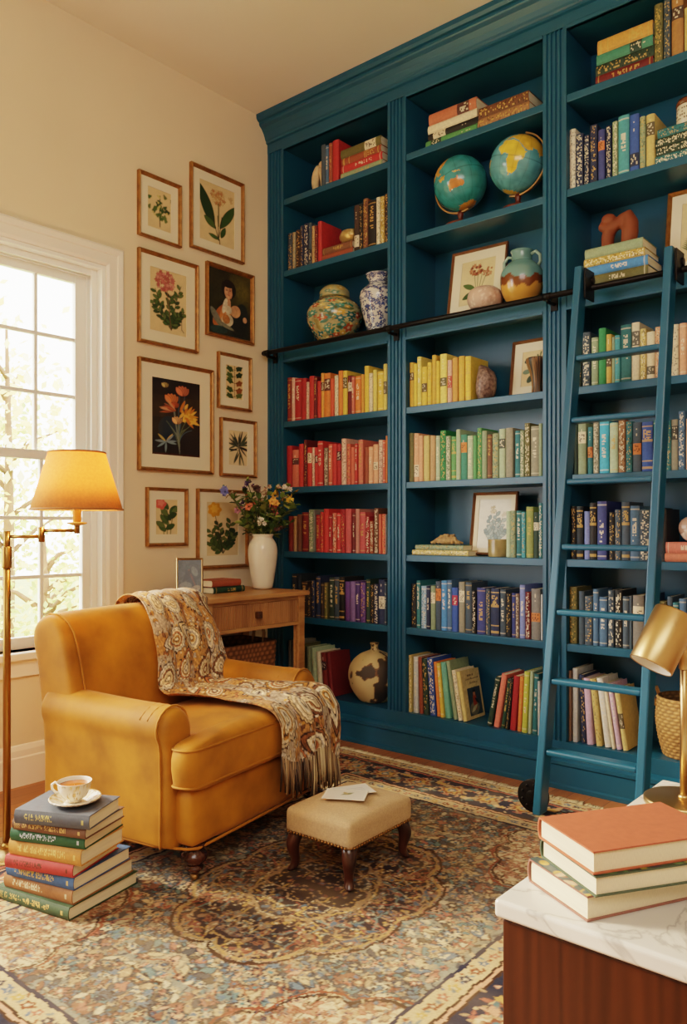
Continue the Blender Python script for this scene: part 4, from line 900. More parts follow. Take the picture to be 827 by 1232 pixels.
frame('picture_frame', (-2.04, 3.585, zF + .003), (R(-9), 0, R(3)), .25, .325, q3(), .014, .022, 'pale print of grey green sprigs leaning above the blue books', 'prints standing in the bookcase', M_walfr, .016)
frame('picture_frame', (-1.035, 3.62, zC + .003), (R(-9), 0, 0), .32, .40, q4(), .018, .045, 'gilt framed fern print leaning on the rail shelf behind the ladder top', 'prints standing in the bookcase', None, .018)

# ================================================================== RUG
def make_rug():
    x0, x1, y0, y1 = -2.80, -0.745, 0.64, 3.27
    W, H = x1 - x0, y1 - y0; cell = .0042
    nx, ny = int(W / cell), int(H / cell); qx, qy = (nx + 1) // 2, (ny + 1) // 2
    IV, TAN, SAGE, SLT, NAVY, RUST, ROSE, DBR, TEA, GLD, PINK, BEI = [rgb(*c) for c in ((216, 196, 160), (180, 146, 110), (112, 130, 126), (80, 108, 128), (34, 42, 64), (130, 68, 50), (174, 100, 84), (62, 42, 32), (78, 118, 122), (196, 156, 90), (214, 160, 130), (206, 178, 136))]
    cv = Cv(qx, qy / qx, IV); A = qy / qx; u = W / 2                       # unit: 1 = half the width; (0,0) = outer corner
    X = (np.arange(cv.w) * cv.px)[None, :] * u; Y = (np.arange(cv.h) * cv.px)[:, None] * u
    E = np.minimum(X, Y); a = cv.a
    fx, fy = u - X, H / 2 - Y                                              # distance from the centre
    # field zones
    ang = np.arctan2(fy * .8, fx); rm = np.hypot(fx / .50, fy / .66)
    med = rm - (.66 + .09 * np.abs(np.sin(ang * 4)) ** .7)
    inn = rm - (.33 + .04 * np.abs(np.cos(ang * 4)))
    cor = np.hypot((X - .42) / .31, (Y - .42) / .50) - (1.0 + .10 * np.abs(np.sin(np.arctan2(Y - .42, X - .42) * 7)))
    a[:] = mixc(BEI, TAN, .5)
    n1 = vnoise(cv.h, cv.w, 30, 1)[..., None]
    a[:] = a * (1 - .75 * np.clip(n1 * 1.9 - .1, 0, 1)) + np.array(SAGE) * .75 * np.clip(n1 * 1.6 - .1, 0, 1)
    a[cor < 0] = mixc(IV, BEI, .3)
    a[med < 0] = mul(mixc(NAVY, DBR, .5), .8); a[inn < 0] = mul(mixc(NAVY, DBR, .6), .7)  # navy-brown medallion, darkened further to paint in the chair's shade
    rnd = random.Random(11); s_ = 1 / u
    def zone(x, y):
        i, j = min(cv.w - 1, int(x / cell)), min(cv.h - 1, int(y / cell))
        if cor[j, i] < 0: return 'c'
        if inn[j, i] < 0: return 'i'
        return 'm' if med[j, i] < 0 else 'f'
    PALS = dict(c=[TAN, RUST, ROSE, NAVY, SLT, PINK, DBR, ROSE, TAN, SAGE, RUST], f=[ROSE, SLT, TEA, IV, RUST, SLT, BEI, NAVY, TEA, PINK, BEI, TAN, RUST, NAVY, IV, DBR], m=[RUST, mul(TAN, .7), SLT, mul(ROSE, .7), DBR, SAGE, mul(BEI, .7), DBR, NAVY], i=[mul(TAN, .7), mul(ROSE, .6), NAVY, mul(GLD, .6), SLT, DBR])
    GRD = dict(c=IV, f=mixc(SAGE, BEI, .4), m=NAVY, i=DBR)
    OUT = dict(c=RUST, f=mul(mixc(NAVY, DBR, .5), .7), m=mixc(TAN, RUST, .5), i=NAVY)
    NM = 1500
    for k in range(110):                                                     # curling vines
        x, y = rnd.uniform(.45, u), rnd.uniform(.45, H / 2); t = rnd.uniform(0, 6.3); z = zone(x, y); pts = []
        cur = rnd.uniform(-1, 1) * 9
        for q in range(26): pts.append((x * s_, y * s_)); t += cur * .012 + rnd.uniform(-.05, .05); x += .013 * math.cos(t); y += .013 * math.sin(t); cur += rnd.uniform(-1.2, 1.2)
        cv.line(pts, .003 * s_, rnd.choice([RUST, DBR, TAN, NAVY, ROSE]) if z in 'cf' else rnd.choice([TAN, GLD, SAGE]), .85)
    for k in range(NM):
        x, y = rnd.uniform(.42, u), rnd.uniform(.42, H / 2); z = zone(x, y); col = rnd.choice(PALS[z]); r = rnd.uniform(*dict(c=(.0055, .0105), f=(.008, .018), m=(.006, .013), i=(.006, .011))[z]); o = OUT[z]; col = mixc(col, GRD[z], .22)
        if z in 'mi' and rnd.random() < .5: continue
        if z == 'f' and rnd.random() < .25: continue
        if k < 60 and z == 'f': r *= 1.9
        if rnd.random() < .58:
            t = rnd.uniform(0, 6.3); cv.leaf(x * s_, y * s_, r * 3.2 * s_, r * .75 * s_, t, col, o if rnd.random() < .85 else None, .92)
            if k < 80: cv.leaf((x + r * .6 * math.cos(t)) * s_, (y + r * .6 * math.sin(t)) * s_, r * 2 * s_, r * .35 * s_, t, rnd.choice(PALS[z]))
        else:
            cv.ell(x * s_, y * s_, r * 1.12 * s_, r * 1.12 * s_, 0, o, .9, 6, .22, rnd.random() * 6); cv.ell(x * s_, y * s_, r * .9 * s_, r * .9 * s_, 0, col, .95, 6, .25, rnd.random() * 6); cv.ell(x * s_, y * s_, r * .4 * s_, r * .4 * s_, 0, rnd.choice(PALS[z]))
    for f, wd, col in ((cor, .012, DBR), (med, .009, mul(mixc(GLD, TAN, .5), .8)), (inn, .011, mul(TAN, .7))): a[(np.abs(f) < wd)] = col
    
    for k in range(1000):
        x, y = rnd.uniform(.42, u), rnd.uniform(.42, H / 2); z = zone(x, y); cv.ell(x * s_, y * s_, rnd.uniform(.0025, .0045) * s_, rnd.uniform(.0025, .006) * s_, rnd.uniform(0, 3), rnd.choice([NAVY, DBR, NAVY, SLT, TEA, BEI] if z == 'f' else [RUST, DBR, NAVY, TAN] if z == 'c' else [TAN, GLD, IV]))
    a[np.abs(cor - .035) < .011] = RUST; a[np.abs(med - .03) < .009] = DBR
    # borders
    b0 = .41
    m = E < b0; a[m] = NAVY
    def band(e0, e1, col): a[(E >= e0) & (E < e1)] = col
    band(0, .012, DBR); band(.012, .075, BEI); band(.075, .082, NAVY); band(.082, .094, ROSE); band(.094, .10, DBR); band(.10, .305, NAVY); band(.305, .313, DBR); band(.313, .328, PINK); band(.328, .335, DBR); band(.335, .398, BEI); band(.398, b0, NAVY)
    def along(fn, e, step, ph=0.0):
        t = ph + e
        while t < u + .2 or t < H / 2 + .2:
            if t < u + .05: fn(t, e, 0)
            if t < H / 2 + .05: fn(e, t, 1)
            t += step
    cnt = [0]
    def small(x, y, d):
        cnt[0] += 1; c1 = [RUST, SLT, ROSE, GLD, NAVY][cnt[0] % 5]
        cv.ell(x * s_, y * s_, .014 * s_, .014 * s_, 0, c1, 1, 5, .25); cv.ell(x * s_, y * s_, .005 * s_, .005 * s_, 0, IV)
        for q in (-1, 1):
            ox, oy = (.021 * q, .012 * q) if d == 0 else (.012 * q, .021 * q); cv.leaf((x + ox) * s_, (y + oy) * s_, .022 * s_, .005 * s_, rnd.uniform(0, 6.3), rnd.choice([SAGE, SLT, RUST]))
    along(small, .0435, .046); along(small, .3665, .05)
    def big(x, y, d):
        cnt[0] += 1; k = cnt[0] % 2
        for rr, col in ((.064, ROSE if k else TAN), (.05, IV if k else RUST), (.036, RUST if k else GLD), (.02, SLT), (.01, IV)): cv.ell(x * s_, y * s_, rr * s_, rr * s_, 0, col, 1, 8, .16, 0)
        dx, dy = (1, 0) if d == 0 else (0, 1)
        for q in (-1, 1):
            for v in (-1, 1):
                px, py = x + dx * .085 * q + dy * .05 * v, y + dy * .085 * q + dx * .05 * v
                cv.leaf(px * s_, py * s_, .06 * s_, .015 * s_, rnd.uniform(0, 6.3), rnd.choice([TAN, PINK, SAGE, TEA]), DBR); cv.ell(px * s_, py * s_, .015 * s_, .015 * s_, 0, rnd.choice([ROSE, GLD, BEI]), 1, 5, .2)
    along(big, .2, .19, .08)
    for k in range(700):
        t, e = rnd.uniform(0, H / 2), rnd.uniform(.108, .298)
        x, y = (t, e) if rnd.random() < .45 else (e, t)
        if min(x, y) < .105 or min(x, y) > .3 or x > u: continue
        cv.leaf(x * s_, y * s_, rnd.uniform(.016, .03) * s_, .006 * s_, rnd.uniform(0, 6.3), rnd.choice([TAN, ROSE, BEI, TEA, PINK, RUST, SAGE]))
    # unfold the quarter, then weave and wear
    Q = a; top = np.concatenate([Q, Q[:, ::-1]], 1); full = np.concatenate([top, top[::-1]], 0); h, w = full.shape[:2]
    r = np.random.RandomState(3)
    j = (vnoise(h, w, 5, 5) - .5) * 2.6; jj = (vnoise(h, w, 5, 6) - .5) * 2.6                # hand-knotted irregularity
    yy = np.clip(np.arange(h)[:, None] + j, 0, h - 1).astype(int); xx = np.clip(np.arange(w)[None] + jj, 0, w - 1).astype(int)
    full = full[yy, xx]
    full = full * .84
    full = full * (.86 + .28 * r.rand(h, w))[..., None] * (.86 + .28 * vnoise(h, w, 40, 8))[..., None]
    fade = (.02 + .18 * vnoise(h, w, 22, 9))[..., None]; full = full * (1 - fade) + np.array(rgb(176, 150, 116)) * fade
    PX, PY = np.meshgrid(np.linspace(x0, x1, w), np.linspace(y0, y1, h))
    PZ = .010 + .0012 * r.rand(h, w)
    PZ[0] = PZ[-1] = PZ[:, 0] = PZ[:, -1] = .001
    ax, ay = (x0 + x1) / 2, (y0 + y1) / 2
    rug = thing('rug', 'large worn Persian rug with dark medallion, ivory corners and navy floral border', 'rug', (ax, ay, 0))
    grid_obj('pile', np.stack([PX - ax, PY - ay, PZ], -1), full, mat('wool_pile', None, .95, spec=.08, bump=(420, .3)), rug)
    fr = MB(); rnd = random.Random(2)
    for yb, s in ((y1, 1), (y0, -1)):
        x = x0 + .005
        while x < x1:
            L = rnd.uniform(.035, .06); dx = rnd.uniform(-.012, .012)
            fr.tube([(x - ax, yb - ay - .003 * s, .006), (x + dx * .4 - ax, yb - ay + s * L * .5, .009), (x + dx - ax, yb - ay + s * L, .004)], [.004, .0035, .002], 4, mul(rgb(226, 208, 172), rnd.uniform(.8, 1.1))); x += .009
    o = fr.build('fringe', M_matte, rug); o['kind'] = 'stuff'
make_rug()

# ================================================================== ARMCHAIR
def velvet():
    m = mat('mustard_velvet', rgb(174, 113, 38), .6, sheen=.45, noise=(6, .42), bump=(300, .05), spec=.25)
    return m
M_vel = velvet(); M_velp = mat('velvet_piping', rgb(170, 110, 38), .6, sheen=.4, spec=.25)
M_dark = wood_mat('dark_turned_wood', rgb(34, 16, 11), rgb(78, 38, 24), (1, 1, .3), .25, .3)
CH = thing('armchair', 'mustard velvet roll-arm armchair with turned wooden legs, beside the window', 'armchair', (-2.22, 2.09, .011), (0, 0, R(10)))
def rbox(sx, sy, sz, r, n=14, puff=(0, 0, 0), flat_bottom=False):
    """softly rounded block centred at the origin; puff swells the faces"""
    m = MB(); hs = (sx / 2, sy / 2, sz / 2)
    for ax in range(3):
        for sg in (-1, 1):
            u, v = (ax + 1) % 3, (ax + 2) % 3; pts = []
            for i in range(n + 1):
                for j in range(n + 1):
                    p = [0, 0, 0]; p[ax] = sg * hs[ax]
                    # cluster points towards the edges
                    e = lambda q: math.sin((q / n - .5) * PI) ; p[u] = e(i) * hs[u]; p[v] = e(j) * hs[v]
                    inn = [max(-(hs[k] - r), min(hs[k] - r, p[k])) for k in range(3)]
                    d = Vector([p[k] - inn[k] for k in range(3)])
                    if d.length > 1e-9: d.normalize()
                    q = [inn[k] + d[k] * r for k in range(3)]
                    for k in range(3):
                        o1, o2 = (k + 1) % 3, (k + 2) % 3
                        f = max(0, 1 - (q[o1] / hs[o1]) ** 2) * max(0, 1 - (q[o2] / hs[o2]) ** 2)
                        q[k] += puff[k] * f * (q[k] / hs[k])
                    pts.append(tuple(q))
            fs = []
            for i in range(n):
                for j in range(n):
                    a = i * (n + 1) + j; f = (a, a + n + 1, a + n + 2, a + 1); fs.append(f if sg > 0 else f[::-1])
            m.add(pts, fs, (1, 1, 1), 0, True)
    return m
def weld(o, d=.0006):
    w = o.modifiers.new('Weld', 'WELD'); w.merge_threshold = d; return o
# body under the cushion
bm_ = rbox(.67, .85, .20, .03, 12); bm_.v = [(x - .262, y, z + .215 + (.02 * math.cos((x) / .35 * 1.4) * (1 if z < 0 and abs(y) > .3 else 0))) for x, y, z in bm_.v]
weld(bm_.build('seat_base', M_vel, CH))
# arms: a panel that swells into a roll, closed by a rounded scroll front
def arm(s):
    LC = .405
    def section(f, k, top=1.0, sh=0.0):
        c = []
        zt = .517; rr = .076
        pl = [(-.055, .118), (-.07, .118), (-.072, .132), (-.07, .30), (-.068, .44)]
        for a in range(13):
            t = R(205) - R(240) * a / 12; pl.append((-.002 + rr * math.cos(t), zt + rr * math.sin(t)))
        pl += [(.056, .44), (.053, .30), (.055, .134), (.055, .118), (.03, .118)]
        out = []
        for (y, z) in pl:
            yy = y * k; z2 = .118 + (z - .118) * top
            if z > .42: yy = (y - .004) * k + .004
            out.append((f, s * (LC + yy), z2))
        return out
    st = [(-.565, .9, 1.0), (-.555, 1, 1.02), (-.45, 1, 1.01), (-.3, 1, .995), (-.15, 1, .985), (-.06, 1.0, .985), (-.02, 1.02, .985), (.01, 1.0, .978), (.03, .94, .962), (.043, .84, .94), (.05, .68, .91), (.052, .4, .86)]
    m = MB(); m.loft([section(f - .05, k, t) for f, k, t in st], smooth=True)
    o = m.build('arm', M_vel, CH); o.modifiers.new('S', 'SUBSURF').levels = 1; o.modifiers['S'].render_levels = 2
    p = MB(); pts = [(-.035, q[1], q[2]) for q in section(-.035, 1.02, .982)]
    p.tube(pts[1:-1], .0042, 8); p.build('piping', M_vel, o)
    for d in (-.085, -.12):                                             # pleats gathered at the scroll
        p = MB(); q = section(d, .985, .978)[8:15]; p.tube([(x + .012 * math.sin(i * .5), y, z) for i, (x, y, z) in enumerate(q)], .0035, 6); p.build('pleat', M_vel, o)
for s in (-1, 1): arm(s)
# back: plump inside face rolling over the top
def back():
    prof = [(-.40, .30), (-.425, .42), (-.452, .55), (-.478, .67), (-.500, .76), (-.520, .82), (-.548, .872), (-.592, .902), (-.645, .905), (-.69, .88), (-.712, .835), (-.705, .78), (-.68, .70), (-.655, .55), (-.632, .35), (-.62, .125), (-.5, .125), (-.42, .2)]
    cx, cz = -.58, .56; rings = []
    for y, k in ((-.450, .28), (-.449, .66), (-.444, .84), (-.43, .925), (-.40, .975), (-.3, .998), (-.15, 1.008), (0, 1.012), (.15, 1.008), (.3, .998), (.40, .975), (.43, .925), (.444, .84), (.449, .66), (.450, .28)):
        prof = [(f, min(z, .7) + max(0, z - .7) * (.83 if len(rings) == 0 else 1)) for f, z in prof]
        rings.append([(cx + (f - cx) * k, y * (1 - .07 * max(0, z - .5) / .4) - .03 * max(0, z - .5) / .4, cz + (z - cz) * (k ** .6)) for f, z in prof])
    m = MB(); m.loft(rings, smooth=True); o = m.build('backrest', M_vel, CH); q = o.modifiers.new('S', 'SUBSURF'); q.levels = 1; q.render_levels = 2
    for y in (-.40, .40): p = MB(); p.tube([(f + .004, y * (1 - .07 * max(0, z - .5) / .4) - .03 * max(0, z - .5) / .4, z + .002 - .010 * (z > .8)) for f, z in prof[1:10]], .0042, 8); p.build('piping', M_vel, o)
    return o
back()
# T cushion
def cushion():
    pl = []; body, ear, fr, bk, er = .312, .462, .098, -.43, .005
    base = [(bk, -body), (er, -body), (er, -ear), (fr, -ear), (fr, ear), (er, ear), (er, body), (bk, body)]
    rad = [.04, .012, .03, .05, .05, .03, .012, .04]; n = len(base)
    for i, (x, y) in enumerate(base):
        p = Vector((x, y)); a = (Vector(base[i - 1]) - p).normalized(); c = (Vector(base[(i + 1) % n]) - p).normalized(); r = rad[i]
        for k in range(5):
            t = k / 4; pl.append(p + a * r * (1 - t) ** 2 + c * r * t ** 2)
    dense = []
    for i, p in enumerate(pl):
        q = pl[(i + 1) % len(pl)]; L = (q - p).length; m_ = max(1, int(L / .045))
        for k in range(m_): dense.append(p + (q - p) * k / m_)
    C = Vector((.02, 0)); rings = []
    for k, z in ((.0, .318), (.5, .318), (.93, .320), (.975, .328), (.992, .338), (1.0, .36), (1.012, .39), (1.012, .42), (1.0, .445), (.99, .458), (.97, .466), (.93, .472), (.8, .48), (.6, .488), (.35, .493), (.12, .495), (.0, .495)):
        rings.append([((C + (p - C) * max(k, .002)).x, (C + (p - C) * max(k, .002)).y, z - .012 * (1 if k < .9 and z > .4 else 0) * 0) for p in dense])
    m = MB(); m.loft(rings, smooth=True); o = m.build('seat_cushion', M_vel, CH)
    for z, k in ((.456, .998), (.334, .998)): p = MB(); p.tube([((C + (q - C) * k).x, (C + (q - C) * k).y, z) for q in dense], .0042, 8, closed=True); p.build('piping', M_velp, o)
cushion()
pp = MB(); pp.tube([(-.61, -.452, .119), (-.3, -.453, .119), (-.07, -.453, .119), (-.03, -.44, .119), (.048, -.418, .12), (.071, -.395, .12), (.071, .395, .12), (.048, .418, .12), (-.03, .44, .119), (-.07, .453, .119), (-.61, .452, .119)], .005, 8); pp.build('base_piping', M_velp, CH)
for (f, l) in ((.035, -.372), (.035, .372), (-.56, -.36), (-.56, .36)):
    m = MB(); m.lathe([(.040, .125), (.042, .118), (.031, .110), (.029, .103), (.042, .092), (.046, .08), (.040, .067), (.026, .056), (.024, .05), (.032, .046), (.031, .04), (.02, .03), (.016, .024)], 20)
    o = m.build('leg', M_dark, CH, (f, l, 0))
    k = MB(); k.lathe([(.0155, .034), (.0165, .024), (.014, .02)], 16); k.tube([(0, -.009, .0115), (0, .009, .0115)], .0115, 16); k.build('caster', M_brass, o)

# throw over the back and seat
def throw():
    # centre line in the chair's side view (forward, height) with the blanket's two edges across it
    path = [(-.722, .70), (-.728, .80), (-.722, .862), (-.68, .912), (-.61, .927), (-.548, .90), (-.508, .825), (-.482, .74), (-.455, .63), (-.430, .545), (-.385, .508), (-.30, .512), (-.18, .515), (-.05, .512), (.05, .502), (.108, .474), (.126, .42), (.128, .37), (.128, .325)]
    eL = [.0, .0, .0, .0, .0, -.01, -.02, -.035, -.04, -.05, -.06, -.05, -.03, -.02, -.015, -.01, -.01, -.01, -.01]
    eR = [.34, .34, .34, .345, .355, .365, .39, .415, .425, .38, .34, .325, .325, .35, .395, .405, .405, .405, .405]
    path = [(f, min(z, .7) + max(0, z - .7) * .84) for f, z in path]
    pv = [Vector((f, 0, z)) for f, z in path]; n = len(pv); H, W = 190, 120
    cum = [0]
    for i in range(1, n): cum.append(cum[-1] + (pv[i] - pv[i - 1]).length)
    def at(s):
        d = s * cum[-1]; i = 0
        while i < n - 2 and cum[i + 1] < d: i += 1
        t = (d - cum[i]) / (cum[i + 1] - cum[i]); g = lambda k: pv[max(0, min(n - 1, k))]
        p0, p1, p2, p3 = g(i - 1), g(i), g(i + 1), g(i + 2)
        P = .5 * (2 * p1 + (p2 - p0) * t + (2 * p0 - 5 * p1 + 4 * p2 - p3) * t * t + (3 * p1 - p0 - 3 * p2 + p3) * t ** 3)
        return P, eL[i] + (eL[i + 1] - eL[i]) * t, eR[i] + (eR[i + 1] - eR[i]) * t, (p2 - p1).normalized()
    P = np.zeros((H, W, 3)); nz_ = vnoise(H, W, 20, 4)
    for i in range(H):
        s = i / (H - 1); C, l, r, T = at(s); N = Vector((T.z, 0, -T.x)) * -1
        if N.z < 0 and s > .3 and s < .8: N = -N
        N = Vector((-T.z, 0, T.x)) if s < 2 else N
        hang = max(0, (s - .86) / .14); seat = max(0, min(1, (s - .5) / .1)); top = 1 - seat
        for j in range(W):
            t = j / (W - 1); ph = 2.2 * math.sin(s * 5) + s * 3
            fold = .014 * math.sin(t * 13 + ph) * top + (.022 * math.sin(t * 11 + 1.2 + s * 2.5) + .008 * math.sin(t * 23 - s * 9)) * seat
            fold += .02 * hang * math.sin(t * 17 + 1)
            wrinkle = .010 * math.exp(-((s - .53) / .035) ** 2) * math.sin(t * 9 + s * 40)
            d = abs(fold) * .9 + abs(wrinkle) + .006 + .006 * nz_[i, j]
            y = l + (r - l) * t + .012 * math.sin(s * 21 + t * 3) * (1 if t in (0, 1) else .6)
            q = C + N * d
            if t > .8 and top > .5 and s > .25: q = q + Vector((-.01, 0, -.05)) * ((t - .8) / .2) ** 2     # drapes round the end of the back
            split = math.exp(-((t - .42) / .05) ** 2) * hang; q = q - N * split * .012 * 0
            P[i, j] = (q.x, y, q.z - hang * (.035 * math.sin(t * 6.0 + .6) + .11 * t - .02))
    c = Cv(230, H / W * 1.55, rgb(176, 132, 88)); rnd = random.Random(8)
    pal = [rgb(196, 172, 140), rgb(128, 80, 46), rgb(172, 120, 56), rgb(172, 158, 146), rgb(196, 168, 126), rgb(112, 72, 46), rgb(168, 102, 62), rgb(204, 192, 174)]
    dk = rgb(40, 26, 20); n1 = vnoise(c.h, c.w, 26, 3)
    c.a[n1 > .55] = rgb(178, 128, 74); c.a[n1 < .36] = rgb(176, 156, 134)
    def paisley(x, y, r, a):
        tip = (x + 1.9 * r * math.cos(a), y + 1.9 * r * math.sin(a))
        for q, col in ((1.0, dk), (.93, rnd.choice(pal)), (.80, dk), (.75, rgb(222, 202, 168)), (.62, rnd.choice(pal)), (.5, dk), (.45, rgb(214, 190, 150)), (.33, rnd.choice(pal)), (.2, dk), (.14, rgb(226, 206, 170))):
            c.ell(x, y, r * q, r * q * .86, a, col, 1, 14, .035); c.leaf(x + r * .3 * math.cos(a + .5) * q, y + r * .3 * math.sin(a + .5) * q, r * 1.75 * q, r * .5 * q, a + .38, col)
        for k in range(14):
            t = k / 14 * 2 * PI; c.ell(x + r * 1.12 * math.cos(t), y + r * 1.0 * math.sin(t), .009, .009, 0, rnd.choice([rgb(222, 202, 166), dk, rgb(196, 140, 62)]))
    for k in range(1300):
        x, y, r = rnd.random(), rnd.random() * c.asp, rnd.uniform(.006, .016); col = rnd.choice(pal)
        if k % 3: c.leaf(x, y, r * 3.5, r * .8, rnd.uniform(0, 6.3), col, dk)
        else: c.ell(x, y, r, r, 0, dk, 1, 5, .2); c.ell(x, y, r * .7, r * .7, 0, col, 1, 5, .2)
    gy = int(c.asp / .26)
    for i in range(gy + 1):
        for j in range(4): paisley((j + .5 + (.5 if i % 2 else 0)) / 4 + rnd.uniform(-.03, .03), (i + .4) * .26 + rnd.uniform(-.04, .04), rnd.uniform(.075, .125), rnd.uniform(0, 6.3))
    c.mottle(2, .42, 4); c.mottle(3.3, .25, 9); c.mottle(6, .14, 6)
    iy = np.linspace(0, c.h - 1, H * 2 - 1).astype(int); ix = np.linspace(0, c.w - 1, W * 2 - 1).astype(int)
    P2 = np.zeros((H * 2 - 1, W * 2 - 1, 3)); P2[::2, ::2] = P; P2[1::2, ::2] = (P[1:] + P[:-1]) / 2; P2[:, 1::2] = (P2[:, :-2:2] + P2[:, 2::2]) / 2
    t = thing('throw_blanket', 'brown and ochre paisley throw with fringe draped over the armchair', 'blanket', CH.location, (0, 0, R(10)))
    grid_obj('cloth', P2, c.a[iy][:, ix], mat('woven_paisley', None, .9, sheen=.2, bump=(160, .4)), t, thick=.004)
    fr = MB()
    for k in range(96):
        j = int((k + .5) / 96 * (W - 1)); p = P[-1, j]; L = rnd.uniform(.115, .155) - .03 * (k < 36); col = mul(rnd.choice([rgb(110, 90, 70), rgb(176, 148, 110), rgb(64, 50, 40), rgb(206, 182, 142), rgb(140, 112, 80)]), rnd.uniform(.8, 1.1))
        dx, dy = rnd.uniform(-.006, .012), rnd.uniform(-.012, .012)
        fr.tube([(p[0], p[1], p[2] + .012), (p[0] + dx * .5 + .003, p[1] + dy * .5, p[2] - L * .5), (p[0] + dx, p[1] + dy, p[2] - L)], [.0042, .0045, .003], 5, col)
    o = fr.build('fringe', M_matte, t); o['kind'] = 'stuff'
throw()

# ================================================================== FOOTSTOOL
ST = thing('footstool', 'small beige upholstered footstool with nailhead trim and dark cabriole legs', 'footstool', (-1.80, 2.165, .011), (0, 0, R(2)))
M_lin = mat('beige_linen', rgb(188, 158, 120), .85, noise=(160, .14), bump=(420, .35), sheen=.2)
b = rbox(.29, .37, .09, .022, 14, (0, 0, .02)); b.v = [(x, y, z + .178) for x, y, z in b.v]; weld(b.build('cushion', M_lin, ST))
nm = MB(); nm.ball((0, 0, 0), (.0054, .0054, .0054), 8, 5); first = None
spots = []
for k in range(19): t = -.125 + .25 * k / 18; spots += [(t, -.1862, .143), (t, .1862, .143)]
for k in range(25): t = -.165 + .33 * k / 24; spots += [(-.1462, t, .143), (.1462, t, .143)]
for p in spots:
    if first is None: first = nm.build('nailhead', mat('antique_nail', rgb(140, 104, 62), .35, metal=1.0), ST); first.location = p
    else: dup(first, ST, p)
M_leg = wood_mat('stool_leg_wood', rgb(36, 17, 12), rgb(74, 36, 24), (1, 1, .3), .28, .3)
for sx in (-1, 1):
    for sy in (-1, 1):
        m = MB(); pts = [(0, 0, .145), (.004, .005, .125), (.012, .014, .10), (.012, .014, .075), (.006, .008, .05), (.004, .006, .03), (.010, .012, .012), (.018, .022, .004)]
        rr = [.026, .027, .026, .022, .017, .015, .018, .015]; rings = []
        for (x, y, z), r in zip(pts, rr): rings.append([(sx * (.112 + x) + r * math.cos(q), sy * (.15 + y) + r * math.sin(q), z) for q in [2 * PI * j / 14 for j in range(14)]])
        m.loft(rings); o = m.build('leg', M_leg, ST, subsurf=1)
def card(name, loc, rz, w, h, label, paint, seed):
    c = Cv(50, h / w, rgb(226, 220, 206)); paint(c); X, Y = np.meshgrid(np.linspace(-w / 2, w / 2, c.w), np.linspace(-h / 2, h / 2, c.h))
    o = grid_obj(name, np.stack([X, Y, X * 0 + .0006], -1), c.a, mat('card_stock', None, .6), None, loc, (0, 0, rz), thick=.0012); tag(o, label, 'card'); return o
def pa(c): c.rect(.05, .95, .05, c.asp - .05, rgb(216, 210, 198)); c.ell(.55, c.asp * .55, .1, .06, .4, rgb(150, 140, 90)); c.leaf(.4, .3, .35, .05, .6, rgb(120, 124, 84)); c.leaf(.55, .35, .2, .05, 2.2, rgb(170, 150, 100))
def pb(c): c.rect(.06, .94, .06, c.asp - .06, rgb(214, 214, 208)); [c.line([(.15, .15 + k * .1), (.8, .15 + k * .1)], .008, rgb(160, 158, 150)) for k in range(4)]
card('note_card', (-1.815, 2.20, .2595), R(62), .14, .10, 'white card with small lines under the flower card on the footstool', pb, 1)
card('note_card', (-1.80, 2.14, .2618), R(30), .15, .105, 'white card with a small sprig lying on top on the footstool', pa, 2)

# ================================================================== SIDE TABLE, VASE AND FLOWERS
M_oak = wood_mat('oak', rgb(150, 100, 58), rgb(196, 146, 94), (1.2, .25, 1.2), .42, 0, 9, 5)
M_oakd = wood_mat('oak_reeded', rgb(140, 92, 52), rgb(186, 134, 84), (1, 1, .2), .45, 0, 9, 4)
tx0, tx1, ty0, ty1, TZ = -3.515, -2.985, 2.50, 3.245, .85
TB = thing('side_table', 'oak side table with a reeded drawer against the cream wall', 'table', ((tx0 + tx1) / 2, (ty0 + ty1) / 2, 0))
def tbp(mb, name, m=M_oak, bevel=.003, parent=None): return mb.build(name, m, parent or TB, None if parent else (-(tx0 + tx1) / 2, -(ty0 + ty1) / 2, 0), bevel=bevel)
m = MB(); m.box(tx0, tx1, ty0, ty1, TZ - .025, TZ); tbp(m, 'table_top', bevel=.005)
for x in (tx0 + .02, tx1 - .065):
    for y in (ty0 + .02, ty1 - .065): m = MB(); m.box(x, x + .045, y, y + .045, 0, TZ - .025); tbp(m, 'leg')
m = MB(); m.box(tx0 + .03, tx1 - .07, ty0 + .025, ty0 + .045, TZ - .185, TZ - .025); m.box(tx0 + .03, tx1 - .07, ty1 - .045, ty1 - .025, TZ - .185, TZ - .025); m.box(tx0 + .025, tx0 + .045, ty0 + .06, ty1 - .06, TZ - .185, TZ - .025)
m.box(tx1 - .045, tx1 - .025, ty0 + .065, ty1 - .065, TZ - .185, TZ - .165); m.box(tx1 - .045, tx1 - .025, ty0 + .065, ty1 - .065, TZ - .045, TZ - .025); tbp(m, 'apron')
m = MB(); n = 40; a, c_ = ty0 + .068, ty1 - .068
for k in range(n):
    y = a + (c_ - a) * k / n; w = (c_ - a) / n; m.add([(tx1 - .04, y, TZ - .163), (tx1 - .028, y + w * .15, TZ - .163), (tx1 - .024, y + w * .5, TZ - .163), (tx1 - .028, y + w * .85, TZ - .163), (tx1 - .04, y + w, TZ - .163),
                                                  (tx1 - .04, y, TZ - .047), (tx1 - .028, y + w * .15, TZ - .047), (tx1 - .024, y + w * .5, TZ - .047), (tx1 - .028, y + w * .85, TZ - .047), (tx1 - .04, y + w, TZ - .047)], [(i, i + 1, i + 6, i + 5) for i in range(4)], (1, 1, 1), 0, False)
dr = tbp(m, 'drawer', M_oakd, 0)
